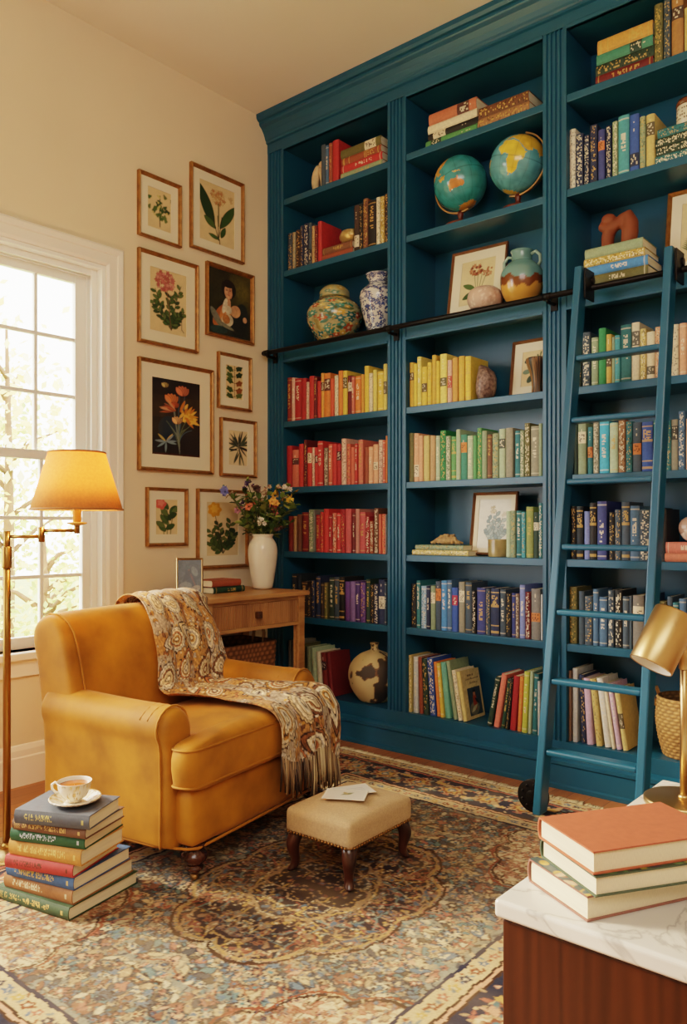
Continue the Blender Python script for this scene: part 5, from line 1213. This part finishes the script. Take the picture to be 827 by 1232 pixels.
m = MB(); yk = (ty0 + ty1) / 2 + .0; m.box(tx1 - .026, tx1 - .006, yk - .017, yk + .017, TZ - .122, TZ - .088); m.box(tx1 - .006, tx1 - .003, yk - .008, yk + .008, TZ - .113, TZ - .097); tbp(m, 'knob', wood_mat('knob_wood', rgb(64, 36, 20), rgb(120, 74, 40)), .004, dr).location = (0, 0, 0)
# tall square basket under the table
bk = thing('basket', 'dark brown rectangular woven basket with loop handles under the side table', 'basket', (-3.30, 2.93, 0))
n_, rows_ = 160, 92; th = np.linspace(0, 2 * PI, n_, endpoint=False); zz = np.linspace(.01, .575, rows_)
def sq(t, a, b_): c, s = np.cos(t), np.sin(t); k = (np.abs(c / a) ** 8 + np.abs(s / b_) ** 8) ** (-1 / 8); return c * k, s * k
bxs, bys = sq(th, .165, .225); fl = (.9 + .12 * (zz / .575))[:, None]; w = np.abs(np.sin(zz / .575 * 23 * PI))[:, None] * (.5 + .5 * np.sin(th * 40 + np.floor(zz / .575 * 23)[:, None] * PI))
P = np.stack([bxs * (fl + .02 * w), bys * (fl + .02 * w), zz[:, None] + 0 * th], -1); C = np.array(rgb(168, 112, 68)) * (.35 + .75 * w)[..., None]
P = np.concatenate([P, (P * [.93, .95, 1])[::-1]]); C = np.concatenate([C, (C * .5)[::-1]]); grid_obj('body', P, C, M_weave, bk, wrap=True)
m = MB(); m.box(-.14, .14, -.195, .195, .012, .02, rgb(110, 70, 42)); m.build('bottom', M_weave, bk)
for s in (-1, 1): m = MB(); m.tube([(-.04, s * .222, .54), (-.042, s * .228, .6), (-.025, s * .23, .645), (0, s * .23, .66), (.025, s * .23, .645), (.042, s * .228, .6), (.04, s * .222, .54)], .0095, 8, rgb(176, 140, 98)); m.build('handle', M_weave, bk)

book((-3.20, 2.74, TZ + .0165), .032, .155, .235, 'pine', 'g', 'dark green book lying under the rust book on the side table', 'books on the side table', parts=True, lie=True, rz=R(94), nz=30)
book((-3.205, 2.735, TZ + .052), .035, .15, .205, 'rust', 'p', 'rust red book lying on the green book on the side table', 'books on the side table', parts=True, lie=True, rz=R(91), nz=30)
c = Cv(60, 1.35, rgb(58, 62, 60)); rnd = random.Random(3); c.mottle(8, .3, 2); c.ell(.55, .6, .2, .5, .3, rgb(40, 44, 44)); c.ell(.3, .3, .3, .2, .2, rgb(90, 92, 84)); c.line([(.4, 1.1), (.8, .2)], .03, rgb(90, 54, 40)); c.ell(.4, 1.05, .1, .09, 0, rgb(50, 60, 58)); c.ell(.7, .9, .12, .2, .5, rgb(96, 100, 96)); c.leaf(.2, .5, .6, .1, .9, rgb(36, 40, 38)); c.ell(.75, .25, .2, .12, .3, rgb(120, 110, 92)); c.mottle(3, .3, 5)
pf = frame('photo_frame', (-3.155, 2.545, TZ + .001), (R(-12), 0, R(52)), .132, .195, c, .009, 0, 'small brass framed picture standing on the side table', None, M_brass, .012)
m = MB(); m.add([(-.03, .001, .14), (.03, .001, .14), (.035, .10, .021), (-.035, .10, .021), (-.03, .004, .14), (.03, .004, .14), (.035, .104, .021), (-.035, .104, .021)], [(0, 1, 2, 3), (7, 6, 5, 4), (0, 3, 7, 4), (1, 5, 6, 2), (3, 2, 6, 7), (0, 4, 5, 1)]); m.build('easel_back', M_black, pf)
VX, VY = -3.258, 3.148
m = MB(); vp = [(.048, 0), (.056, .004), (.066, .06), (.078, .14), (.085, .2), (.083, .24), (.07, .27), (.056, .285), (.053, .292), (.062, .305), (.063, .31), (.055, .309), (.047, .295), (.06, .26), (.07, .2), (.05, .02), (.002, .015)]
m.lathe(vp, 44); o = m.build('vase', mat('white_ceramic', rgb(232, 222, 202), .3, coat=.3, noise=(5, .04)), None, (VX, VY, TZ + .0004), subsurf=1); tag(o, 'tall white ceramic vase of wild flowers on the side table', 'vase')
M_stem = mat('stem_green', None, .6); VT = TZ + .30
RV = Vector((.764, .645, 0)); FV = Vector((-.645, .764, 0))
def flower(px, pz, dep, kind, label, seed):
    """a stem from the vase mouth to an offset (across, up, away) with leaves and a head"""
    rnd = random.Random(seed); t = thing('flower_stem', label, 'flower', (VX, VY, VT - .06), (0, 0, 0), 'flower stems in the white vase')
    end = RV * px + FV * dep + Vector((0, 0, pz + .06)); mid = end * .45 + Vector((0, 0, .05)); foot = RV * (px * .06) + FV * (dep * .06)
    pts = [tuple(p) for p in curve_pts(tuple(foot), tuple(mid), tuple(end), 9)]
    m = MB(); g = rnd.choice([rgb(76, 92, 44), rgb(96, 104, 56), rgb(60, 76, 40)]); m.tube(pts, [.0032] * 8 + [.0022, .0016], 6, g); m.build('stem', M_stem, t)
    lf = MB(); gl = [rgb(84, 112, 52), rgb(112, 136, 64), rgb(66, 94, 50), rgb(140, 150, 80)]
    def leafm(mb, p, d, L, W, col):
        d = d.normalized(); s = d.cross(Vector((0, 0, 1))); s = s.normalized() if s.length > .1 else Vector((1, 0, 0)); s = (s + Vector((rnd.uniform(-.5, .5), rnd.uniform(-.5, .5), rnd.uniform(-.6, .6)))).normalized(); up = s.cross(d) * .12 * L
        mb.add([p, p + d * L * .3 + s * W * .8 + up, p + d * L * .65 + s * W * .8 + up, p + d * L, p + d * L * .65 - s * W * .8 + up, p + d * L * .3 - s * W * .8 + up, p + d * L * .5], [(0, 1, 6), (1, 2, 6), (2, 3, 6), (3, 4, 6), (4, 5, 6), (5, 0, 6)], col, 0, True)
    nl = dict(leafy=22, pine=10).get(kind, 10)
    for k in range(nl):
        i = rnd.randint(3, 9); p = Vector(pts[i]); d = Vector((rnd.uniform(-1, 1), rnd.uniform(-1, 1), rnd.uniform(-.2, .8)))
        L = rnd.uniform(.03, .055) if kind != 'leafy' else rnd.uniform(.035, .065); leafm(lf, p, d, L, L * rnd.uniform(.25, .42), rnd.choice(gl))
    lf.build('leaves', M_stem, t)
    e = Vector(pts[-1]); h = MB()
    pc = dict(yellow=[rgb(226, 176, 56), rgb(236, 196, 86)], orange=[rgb(226, 150, 70), rgb(236, 176, 90)], pink=[rgb(214, 100, 104), rgb(232, 144, 130)], coral=[rgb(222, 112, 84), rgb(232, 140, 110)], blue=[rgb(96, 104, 170), rgb(120, 126, 190)], purple=[rgb(92, 66, 110), rgb(70, 50, 86)], white=[rgb(232, 222, 206), rgb(220, 200, 180)], dark=[rgb(64, 38, 34), rgb(96, 60, 50)], cream=[rgb(196, 172, 140), rgb(150, 110, 90)], mauve=[rgb(160, 100, 120), rgb(190, 130, 140)])
    if kind == 'leafy': 
        for k in range(5): leafm(h, e, Vector((rnd.uniform(-1, 1), rnd.uniform(-1, 1), rnd.uniform(0, 1))), .045, .014, gl[k % 4])
        h.build('leaf_tip', M_stem, t); return
    cols = pc[kind]; small = kind in ('cream', 'dark', 'white', 'purple')
    for q in range(7 if small else 4):
        c0 = e + Vector((rnd.gauss(0, .016), rnd.gauss(0, .016), rnd.gauss(-.006, .02))) if q else e; r = .0105 if small else rnd.uniform(.013, .019)
        ax = Vector((rnd.uniform(-.5, .9), rnd.uniform(-1, -.1), rnd.uniform(-.1, .9))).normalized(); s = ax.orthogonal().normalized(); u = ax.cross(s)
        for k in range(6):
            a = 2 * PI * k / 6; d = s * math.cos(a) + u * math.sin(a); sd = ax.cross(d)
            h.add([c0, c0 + d * r * .8 + sd * r * .55 + ax * r * .25, c0 + d * r * 1.5 + ax * r * .5, c0 + d * r * .8 - sd * r * .55 + ax * r * .25], [(0, 1, 2, 3)], rnd.choice(cols), 0, False)
        h.ball(tuple(c0 + ax * r * .25), r * .38, 6, 4, mul(cols[0], .6))
    h.build('bloom', M_stem, t)
F_ = [(-.215, .255, 'blue', 'blue flower at the far tip on the window side of the vase'), (-.19, .225, 'cream', 'speckled cream buds beside the blue flower'), (-.095, .30, 'purple', 'dark purple head, tallest over the framed prints'), (-.06, .20, 'leafy', 'leafy branch at the tall middle of the bouquet'),
      (-.145, .14, 'mauve', 'mauve pink cluster low on the window side'), (-.125, .175, 'purple', 'dark plum cluster above the mauve one'), (-.07, .155, 'coral', 'coral pink cluster in the middle of the bouquet'), (-.02, .225, 'cream', 'pale seed head in the upper middle of the bouquet'), (.0, .17, 'white', 'white speckled bloom at the heart of the bouquet'),
      (.025, .25, 'cream', 'tall pale plume between the white heart and yellow leaf'), (.075, .245, 'yellow', 'yellow bloom standing tall before the fluted post'), (.07, .195, 'orange', 'orange yellow bloom just under the tall yellow one'), (.055, .125, 'pink', 'pink bloom over the vase mouth on the bookcase side'), (.05, .085, 'yellow', 'low yellow bloom close above the vase mouth'),
      (.155, .265, 'white', 'white blossom highest against the red books'), (.175, .215, 'yellow', 'golden cluster farthest out over the coral books'), (.15, .205, 'orange', 'amber cluster inside the golden one'), (.185, .155, 'leafy', 'arching grassy sprig reaching over the red books'), (.13, .10, 'leafy', 'broad leafy branch over the red row'), (.16, .055, 'leafy', 'drooping leafy branch beside the purple row'),
      (-.11, .055, 'leafy', 'drooping round-leaved branch over the rose print'), (-.09, .0, 'leafy', 'lowest hanging leaf branch beside the vase neck'), (.0, .06, 'white', 'small white flower low in front of the vase mouth'), (.1, .03, 'dark', 'dark red berries low on the bookcase side'), (-.03, .10, 'leafy', 'dense green foliage behind the coral cluster'), (.03, .16, 'leafy', 'dense green foliage behind the pink bloom'),
      (.09, .15, 'leafy', 'green branch between the pink and amber blooms'), (-.1, .1, 'leafy', 'green branch under the mauve cluster'), (-.03, .26, 'dark', 'dark thistle stem rising beside the purple head'), (.12, .23, 'cream', 'pale twig between the yellow and white blossoms'), (-.12, .24, 'leafy', 'round-leaved twig between the blue and purple flowers')]
for i, (px, pz, k, l) in enumerate(F_): flower(px * .95, pz * .95 + .02, ((i * 37) % 11 - 5) * .016, k, l, i + 3)

# ================================================================== FLOOR LAMP
LP = Vector((-2.829, 1.436, 0))
FL = thing('floor_lamp', 'brass swing-arm floor lamp with a glowing tan shade by the window', 'lamp', LP)
m = MB(); m.lathe([(.125, 0), (.128, .004), (.126, .016), (.118, .024), (.02, .028), (.001, .028)], 48); m.build('base', M_brass, FL)
m = MB(); m.tube([(0, 0, .026), (0, 0, .75), (0, 0, 1.12)], .0135, 16); m.lathe([(.022, .026), (.024, .034), (.016, .046)], 20); m.lathe([(.017, 1.05), (.0175, 1.055), (.0175, 1.125), (.014, 1.13)], 18); m.build('pole', M_bronze, FL)
A1, A2 = Vector((.764, .645, 0)) * .127, Vector((.764, .645, 0)) * .257
m = MB(); m.tube([(0, 0, 1.10), (0, 0, 1.185)], .012, 14); m.tube([(0, 0, 1.165), (A1.x, A1.y, 1.165)], .0065, 12); m.tube([(A1.x, A1.y, 1.145), (A1.x, A1.y, 1.20)], .0115, 14); m.tube([(A1.x, A1.y, 1.187), (A2.x, A2.y, 1.187)], .0065, 12); m.tube([(A2.x, A2.y, 1.175), (A2.x, A2.y, 1.215)], .0105, 14); m.build('swing_arm', M_bronze, FL)
m = MB(); m.lathe([(.012, 1.205), (.035, 1.212), (.036, 1.216), (.014, 1.219), (.015, 1.22), (.0165, 1.28), (.018, 1.29), (.006, 1.295), (.004, 1.30), (.001, 1.30)], 24); m.build('socket', mat('candle_sleeve', rgb(214, 164, 92), .4), FL, (A2.x, A2.y, 0))
shp = [(.163, 1.262), (.100, 1.474)]
m = MB(); m.lathe(shp, 64, caps=False); sh = m.build('lamp_shade', mat('linen_shade', rgb(230, 172, 112), .9, noise=(120, .12), translucent=.5, stretch=(1, 1, 1)), FL, (A2.x, A2.y, 0))
q = sh.modifiers.new('Solidify', 'SOLIDIFY'); q.thickness = .0015
m = MB()
for r, z in ((.1635, 1.264), (.1005, 1.472)): m.tube([(r * math.cos(2 * PI * k / 64), r * math.sin(2 * PI * k / 64), z) for k in range(64)], .0035, 6, closed=True)
m.build('shade_trim', mat('shade_trim', rgb(170, 112, 60), .7), sh)
m = MB(); m.ball((0, 0, 1.345), (.026, .026, .034), 16, 10); m.lathe([(.013, 1.298), (.016, 1.315)], 12); m.build('bulb', mat('bulb_glow', rgb(255, 220, 160), .4, emit=(rgb(255, 200, 120), 12)), FL, (A2.x, A2.y, 0))

# ================================================================== BOOK STACK AND TEACUP
def titled(kind):
    def f(g, base):
        nz, nc = len(g), len(g[0]); rr = random.Random(kind * 13); gold = [rgb(214, 178, 104), rgb(206, 196, 160), rgb(220, 190, 96), rgb(70, 44, 22), rgb(226, 196, 120), rgb(206, 214, 224), rgb(222, 184, 112), rgb(206, 190, 110)][kind % 8]
        a, e = int(nz * .14), int(nz * (.5 + .3 * rr.random())); mid = nc // 2
        for k in range(a, e):
            if rr.random() < .78:
                for c_ in range(mid - 2, mid + 2):
                    if rr.random() < .55: g[k][c_] = mixc(base, gold, .85)
        for k in range(int(nz * .9), int(nz * .93)):
            for c_ in range(mid - 1, mid + 2): g[k][c_] = mixc(base, gold, .8)
        if kind % 3 == 0:
            for k in range(int(nz * .03), int(nz * .11)):
                for c_ in range(2, nc - 2):
                    if (k + c_) % 2: g[k][c_] = mixc(base, gold, .6)
    return f
CN.update(smoke=(84, 92, 104), umber=(112, 76, 54), forest=(34, 92, 60), honey=(200, 136, 50), cherry=(186, 46, 46), denim=(52, 96, 146), saddle=(158, 102, 54), moss=(58, 84, 56))
BS = [  # bottom first: corner x, y (spine, near end), length, depth, thickness, turn, colour, label
    (-2.185, 1.315, .325, .30, .036, 12, 'moss', 'dark green book at the bottom of the floor stack'), (-2.19, 1.33, .29, .275, .041, 14, 'saddle', 'tan brown book second from the bottom of the floor stack'), (-2.182, 1.33, .275, .265, .037, 16, 'denim', 'blue book third from the bottom of the floor stack'),
    (-2.178, 1.325, .25, .24, .034, 22, 'cherry', 'red book fourth from the bottom of the floor stack'), (-2.150, 1.335, .272, .215, .044, 20, 'honey', 'ochre book in the middle of the floor stack, above the red one'), (-2.145, 1.345, .265, .215, .034, 24, 'forest', 'green book third from the top of the floor stack'),
    (-2.125, 1.335, .265, .205, .028, 22, 'umber', 'brown book just under the teacup book'), (-2.105, 1.335, .252, .185, .038, 27, 'smoke', 'slate grey book carrying the teacup on top of the floor stack')]
zz_ = .0125
# corner, length, depth, thickness, turn of each book
BS = [(x + .004, y - .018, L, d, th + .0042, a_, c_, l_) for x, y, L, d, th, a_, c_, l_ in BS]
for i, (x, y, L, d, th, a, colr, lab) in enumerate(BS):
    a = R(a); dirx = Vector((math.cos(a), math.sin(a), 0)); o = Vector((x, y, 0)) - dirx * L
    book((o.x, o.y, zz_ + th / 2), th, d, L, colr, 'p', lab, 'books stacked on the floor', parts=True, lie=True, rz=a, nz=110, nc=9, text=titled(i), t=.003, sq=.004)
    zz_ += th + .0006
TOPZ = zz_
cx, cy = -2.234, 1.353
c = floral_field(150, .22, rgb(236, 226, 208), [rgb(214, 160, 60), rgb(196, 140, 70), rgb(120, 96, 84), rgb(222, 190, 110)], 420, 3, .006, .014, [rgb(130, 120, 100), rgb(190, 150, 80)])
c.a[:int(c.h * .35)] = rgb(236, 226, 208); c.a[-2:] = rgb(206, 160, 84)
o = ceramic('saucer', c, [(.001, .004), (.028, .004), (.03, .0), (.034, .001), (.045, .006), (.066, .016), (.070, .019), (.0685, .02)], 40, M_glaze, None, (cx, cy, TOPZ)); tag(o, 'gilt floral saucer on the slate book', 'saucer'); q = o.modifiers.new('Solidify', 'SOLIDIFY'); q.thickness = .0016; q.offset = 1
cup = thing('teacup', 'gold flowered porcelain teacup of tea on the floor book stack', 'cup', (cx - .004, cy, TOPZ + .0068))
c = floral_field(170, .30, rgb(236, 226, 208), [rgb(206, 150, 56), rgb(120, 90, 70), rgb(222, 184, 96), rgb(176, 120, 60)], 520, 9, .005, .011, [rgb(120, 110, 86), rgb(160, 120, 70)])
c.a[:2] = rgb(206, 160, 84); c.a[int(c.h * .48):] = rgb(238, 230, 214); c.a[int(c.h * .5) - 1:int(c.h * .5) + 1] = rgb(206, 160, 84)
ceramic('body', c, [(.019, 0), (.021, .003), (.022, .006), (.034, .016), (.042, .032), (.046, .052), (.047, .054), (.0455, .054), (.041, .034), (.032, .018), (.018, .01), (.001, .0095)], 44, M_glaze, cup)
m = MB(); d = Vector((-.80, -.60, 0)); m.tube([tuple(d * r + Vector((0, 0, z))) for r, z in ((.042, .045), (.055, .05), (.064, .044), (.063, .032), (.053, .022), (.038, .022))], .0036, 8, rgb(236, 226, 208)); m.build('handle', M_glaze, cup); cup.scale = (1.12, 1.12, 1.12); o.scale = (1.1, 1.1, 1.0)
m = MB(); m.lathe([(.0438, .0452), (.001, .0452)], 32, caps=False); m.build('tea', mat('tea', rgb(168, 84, 30), .08, coat=.4), cup)

# ================================================================== LIBRARY LADDER
LD = thing('library_ladder', 'teal rolling library ladder hooked on the black rail of the bookcase', 'ladder', (-1.28, 3.05, 0))
B0 = Vector((0, -.045, 0)); 
def lad(z): return 2.992 + (3.338 - 2.992) * z / 2.31         # y of the rail centre line at height z
def lp(mb, name, m=None, bevel=.004, parent=None): return mb.build(name, m or M_teal, parent or LD, None if parent else (1.28, -3.05, 0), bevel=bevel)
xl0, xl1, xr0, xr1 = -1.486, -1.459, -1.079, -1.077
for xa, xb in ((xl0, xl1), (xr0, xr1)):
    m = MB(); za, zb = .035, 2.335; hw, hd = .017, .036
    vs = []
    for z, x in ((za, xa), (zb, xb)):
        y = lad(z); vs += [(x - hw, y - hd, z), (x + hw, y - hd, z), (x + hw, y + hd, z), (x - hw, y + hd, z)]
    m.add(vs, [(3, 2, 1, 0), (4, 5, 6, 7), (0, 1, 5, 4), (1, 2, 6, 5), (2, 3, 7, 6), (3, 0, 4, 7)]); o = lp(m, 'side_rail', bevel=.006)
for z in (.295, .578, .858, 1.128, 1.402, 1.665, 1.935):
    m = MB(); y = lad(z); a = xl0 + (xl1 - xl0) * z / 2.3 + .016; c_ = xr0 + (xr1 - xr0) * z / 2.3 - .016; m.box(a, c_, y - .032, y + .032, z - .024, z); lp(m, 'rung', bevel=.008)
for xa in (xl1, xr1):                                            # hooks over the rail
    m = MB(); x = xa + .024; m.box(x, x + .008, 3.31, YR + .02, ZR - .06, ZR + .07); m.tube([(x - .002, YR, ZR + .031), (x + .014, YR, ZR + .031)], .017, 18); lp(m, 'rail_hook', M_black, .001)
for xa, s in ((xl0, -1), (xr0, 1)):                              # floor casters with forged brackets
    m = MB(); x = xa + s * .058; y = lad(.08) + .052
    m.tube([(x, y - .012, .079), (x, y + .012, .079)], .067, 34); m.tube([(x, y - .02, .079), (x, y + .018, .079)], .024, 18)
    for k in range(9): a = 2 * PI * k / 9; m.ball((x + .047 * math.cos(a), y - .0125, .079 + .047 * math.sin(a)), .006, 8, 5)
    p_ = [(x - .016 * s, .07), (x + .016 * s * 0, .055), (xa - .012 * s, .10), (xa - .012 * s, .215), (xa + .02 * s, .215), (xa + .024 * s, .15), (x - .004 * s, .098)]
    m.add([(q[0], y - .022, q[1]) for q in p_] + [(q[0], y - .016, q[1]) for q in p_], [tuple(range(7)), tuple(range(13, 6, -1))] + [(i, 7 + i, 7 + (i + 1) % 7, (i + 1) % 7) for i in range(7)])
    lp(m, 'caster', M_black, .001)

# ================================================================== MARBLE CABINET, BOOKS, BRASS LAMP
MZ = .52; mx0, mx1, my0, my1 = -.733, .02, 1.293, 2.2
M_walnut = wood_mat('walnut_veneer', rgb(40, 18, 9), rgb(68, 33, 17), (1.0, 1.0, .05), .36, 0, 12, 8, .25)
def marble():
    m = bpy.data.materials.new('white_marble'); m.use_nodes = True; nt = m.node_tree; N = nt.nodes; L = nt.links; p = N['Principled BSDF']; p.inputs['Roughness'].default_value = .16
    tc = N.new('ShaderNodeTexCoord'); n = N.new('ShaderNodeTexNoise'); n.inputs['Scale'].default_value = 3.2; n.inputs['Detail'].default_value = 9; n.inputs['Distortion'].default_value = 1.4; L.new(tc.outputs['Object'], n.inputs['Vector'])
    r = N.new('ShaderNodeValToRGB'); e = r.color_ramp.elements; e[0].position = .44; e[0].color = (*rgb(208, 204, 198), 1); e[1].position = .56; e[1].color = (*rgb(220, 216, 209), 1)
    k = e.new(.495); k.color = (*rgb(172, 168, 164), 1); k = e.new(.475); k.color = (*rgb(208, 204, 197), 1); k = e.new(.515); k.color = (*rgb(208, 204, 197), 1)
    L.new(n.outputs['Fac'], r.inputs['Fac']); L.new(r.outputs[0], p.inputs['Base Color']); return m
CB = thing('cabinet', 'walnut cabinet with white marble top carrying three art books and a brass lamp', 'cabinet', ((mx0 + mx1) / 2, (my0 + my1) / 2, 0))
off = (-(mx0 + mx1) / 2, -(my0 + my1) / 2, 0)
m = MB(); m.box(mx0, mx1, my0, my1, MZ - .034, MZ); m.build('marble_top', marble(), CB, off, bevel=.008, seg=4)
m = MB(); m.box(mx0 + .012, mx1 - .012, my0 + .012, my1 - .012, .0112, MZ - .038); m.build('body', M_walnut, CB, off, bevel=.003)
m = MB(); m.box(mx0 + .02, mx1 - .02, my0 + .02, my1 - .02, MZ - .038, MZ - .034); m.build('shadow_gap', M_black, CB, off)
def cover_art(root, w, d, h, seed, pal):
    """painted dust-jacket picture on the upper board (book lies with +x board up after the turn)"""
    c = Cv(90, h / d, pal[0]); rnd = random.Random(seed)
    for k in range(150): c.ell(rnd.random(), rnd.random() * c.asp, rnd.uniform(.03, .14), rnd.uniform(.02, .08), rnd.uniform(0, 3), rnd.choice(pal), .8)
    c.mottle(4, .3, seed); Y, Z = np.meshgrid(np.linspace(.006, d, c.w), np.linspace(0, h, c.h)); grid_obj('jacket_picture', np.stack([Y * 0 + w / 2 + .0007, Y, Z], -1), c.a, M_print, root)
CN.update(sienna=(190, 92, 58), olivejacket=(74, 92, 72), rosejacket=(150, 96, 84))
# cream page edges face the room: spines turned away; near corner, short side .17, long side .26
def desk_book(cx_, cy_, z, S, L, th, a, colour, label, art=None):
    """near corner at (cx,cy): the short head edge runs out along angle a, the long fore edge away to the right of it"""
    ua = Vector((math.cos(a), math.sin(a), 0)); ub = Vector((math.sin(a), -math.cos(a), 0))          # head direction, fore-edge direction
    # local: z (height) -> along ub, y (depth: spine->fore edge) -> towards the fore edge
    org = Vector((cx_, cy_, z + th / 2)) + ua * S
    b_ = book((0, 0, 0), th, S, L, colour, 'p', label, 'books on the marble top', parts=True, nz=40, nc=7, t=.003, sq=.004)
    yv = -ua; zv = ub; xv = yv.cross(zv)
    b_.matrix_world = Matrix(((xv.x, yv.x, zv.x, org.x), (xv.y, yv.y, zv.y, org.y), (xv.z, yv.z, zv.z, org.z), (0, 0, 0, 1)))
    if art: cover_art(b_, th, S, L, art[0], art[1])
    return b_
zD = MZ + .0005
desk_book(-.565, 1.318, zD, .176, .285, .044, R(152), 'rosejacket', 'thick art book with painted jacket at the bottom of the marble-top pile', (3, [rgb(70, 84, 84), rgb(150, 100, 70), rgb(190, 150, 80), rgb(60, 60, 70), rgb(206, 170, 140)]))
desk_book(-.552, 1.322, zD + .0446, .182, .29, .036, R(147), 'olivejacket', 'green jacketed art book in the middle of the marble-top pile', (5, [rgb(58, 84, 66), rgb(90, 120, 80), rgb(150, 140, 60), rgb(50, 62, 70), rgb(40, 56, 46)]))
desk_book(-.556, 1.322, zD + .0822, .178, .28, .04, R(148), 'sienna', 'burnt orange cloth book on top of the marble-top pile', None)
DL = thing('desk_lamp', 'brushed brass desk lamp with tilted cylinder head on the marble top', 'lamp', (-.625, 2.035, MZ + .0004))
m = MB(); m.lathe([(.092, 0), (.094, .002), (.094, .012), (.09, .015), (.001, .015)], 56); m.build('base', M_brass, DL)
m = MB(); m.tube([(0, 0, .014), (0, 0, .39)], .0095, 20); m.lathe([(.0105, .33), (.0125, .333), (.0125, .392), (.009, .396), (.001, .396)], 18); m.lathe([(.014, .015), (.014, .02), (.01, .024)], 18); m.build('stem', M_brass, DL)
hd_c = RV * -.055 + FV * -.012 + Vector((0, 0, .405)); ax = (RV * .50 + FV * .16 + Vector((0, 0, .85))).normalized()
Mh = Matrix.Translation(hd_c) @ ax.to_track_quat('Z', 'Y').to_matrix().to_4x4()
m = MB(); m.lathe([(.05, -.072), (.052, -.073), (.0525, -.07), (.0525, .068), (.05, .072), (.012, .0735), (.001, .0735)], 56, M=Mh, caps=False); hdo = m.build('lamp_head', M_brass, DL)
m = MB(); m.lathe([(.0495, -.0715), (.0495, .066), (.001, .067)], 48, M=Mh, caps=False); m.build('white_liner', mat('white_enamel', rgb(240, 232, 216), .5), hdo)
m = MB(); m.lathe([(.005, .0735), (.006, .078), (.004, .084), (.001, .085)], 14, M=Mh); m.build('finial', M_brass, hdo)
m = MB(); m.tube([(0, 0, .372), tuple(hd_c + RV * .052 + Vector((0, 0, -.02)))], .0055, 12); m.ball((0, 0, .372), .0135, 14, 9); m.build('swivel', M_brass, DL)
# picture cover of the last leaning book in the middle bay
c = Cv(70, 1.45, rgb(206, 182, 128)); c.mottle(8, .06, 3); rr = random.Random(5)
for yy, x0_, x1_ in ((1.27, .3, .62), (1.16, .2, .85), (1.03, .4, .8)):
    x_ = x0_
    while x_ < x1_: d_ = rr.uniform(.03, .06); c.rect(x_, x_ + d_, yy, yy + rr.uniform(.035, .06), rgb(84, 60, 40), .85); x_ += d_ + .02
c.rect(.2, .9, .1, .92, rgb(58, 70, 78)); c.ell(.5, .3, .26, .2, .2, rgb(120, 116, 96)); c.ell(.55, .5, .1, .26, 0, rgb(160, 70, 44)); c.ell(.55, .74, .06, .08, 0, rgb(190, 140, 104)); c.ell(.55, .81, .09, .04, 0, rgb(40, 34, 34)); c.leaf(.55, .6, .3, .05, -.7, rgb(30, 36, 44)); c.leaf(.3, .2, .4, .06, .5, rgb(190, 180, 140)); c.mottle(4, .15, 6)
lc = [o for o in LB.children if o.name.startswith('cover')][0]; bx = max(v.co.x for v in lc.data.vertices); by = max(v.co.y for v in lc.data.vertices); bz = max(v.co.z for v in lc.data.vertices)
Y, Z = np.meshgrid(np.linspace(.012, by, c.w), np.linspace(0, bz, c.h)); grid_obj('cover_picture', np.stack([Y * 0 + bx + .0006, Y, Z], -1), c.a, M_print, LB)

# ================================================================== LIGHT AND CAMERA
w = bpy.data.worlds.new('World'); sc.world = w; w.use_nodes = True
bg = w.node_tree.nodes['Background']; bg.inputs[0].default_value = (1.0, .945, .895, 1); bg.inputs[1].default_value = 7.0
def area(name, loc, to, sx, sy, power, col):
    l = bpy.data.lights.new(name, 'AREA'); l.shape = 'RECTANGLE'; l.size = sx; l.size_y = sy; l.energy = power; l.color = col
    o = bpy.data.objects.new(name, l); COL.objects.link(o); o.location = loc; o.rotation_euler = (Vector(to) - Vector(loc)).to_track_quat('-Z', 'Y').to_euler(); return o
s = bpy.data.lights.new('sun', 'SUN'); s.energy = 6.0; s.angle = R(9); s.color = (1, .80, .54)
so_ = bpy.data.objects.new('sun', s); COL.objects.link(so_); so_.rotation_euler = Vector((.78, .40, -.50)).to_track_quat('-Z', 'Y').to_euler()
for y0, y1, z0, z1 in ((WY0, WY1, WZ0, WZ1), (VY0, VY1, VZ0, VZ1)):
    pt = area('window_portal', (XW - .215, (y0 + y1) / 2, (z0 + z1) / 2), (0, (y0 + y1) / 2, (z0 + z1) / 2), z1 - z0, y1 - y0, 1, (1, 1, 1)); pt.data.cycles.is_portal = True
area('ceiling_fill', (.4, -.6, 3.4), (-1.9, 3.2, 1.3), 2.4, 1.8, 60, (1, .91, .83))  # added fill lamp under the ceiling, no fixture there
pl = bpy.data.lights.new('floor_lamp_bulb', 'POINT'); pl.energy = 15; pl.color = (1, .65, .36); pl.shadow_soft_size = .035
po = bpy.data.objects.new('floor_lamp_bulb', pl); COL.objects.link(po); po.location = LP + A2 + Vector((0, 0, 1.40))
cam = bpy.data.cameras.new('camera'); co = bpy.data.objects.new('camera', cam); COL.objects.link(co)
co.location = (0, 0, 1.2); co.rotation_euler = (R(90), 0, R(40.2))
cam.sensor_fit = 'HORIZONTAL'; cam.sensor_width = 36; cam.lens = 36 * 960 / 827; cam.shift_y = 18 / 827; cam.clip_start = .05
sc.camera = co
sc.view_settings.view_transform = 'Filmic'
sc.view_settings.look = 'Medium High Contrast'
sc.view_settings.exposure = .42
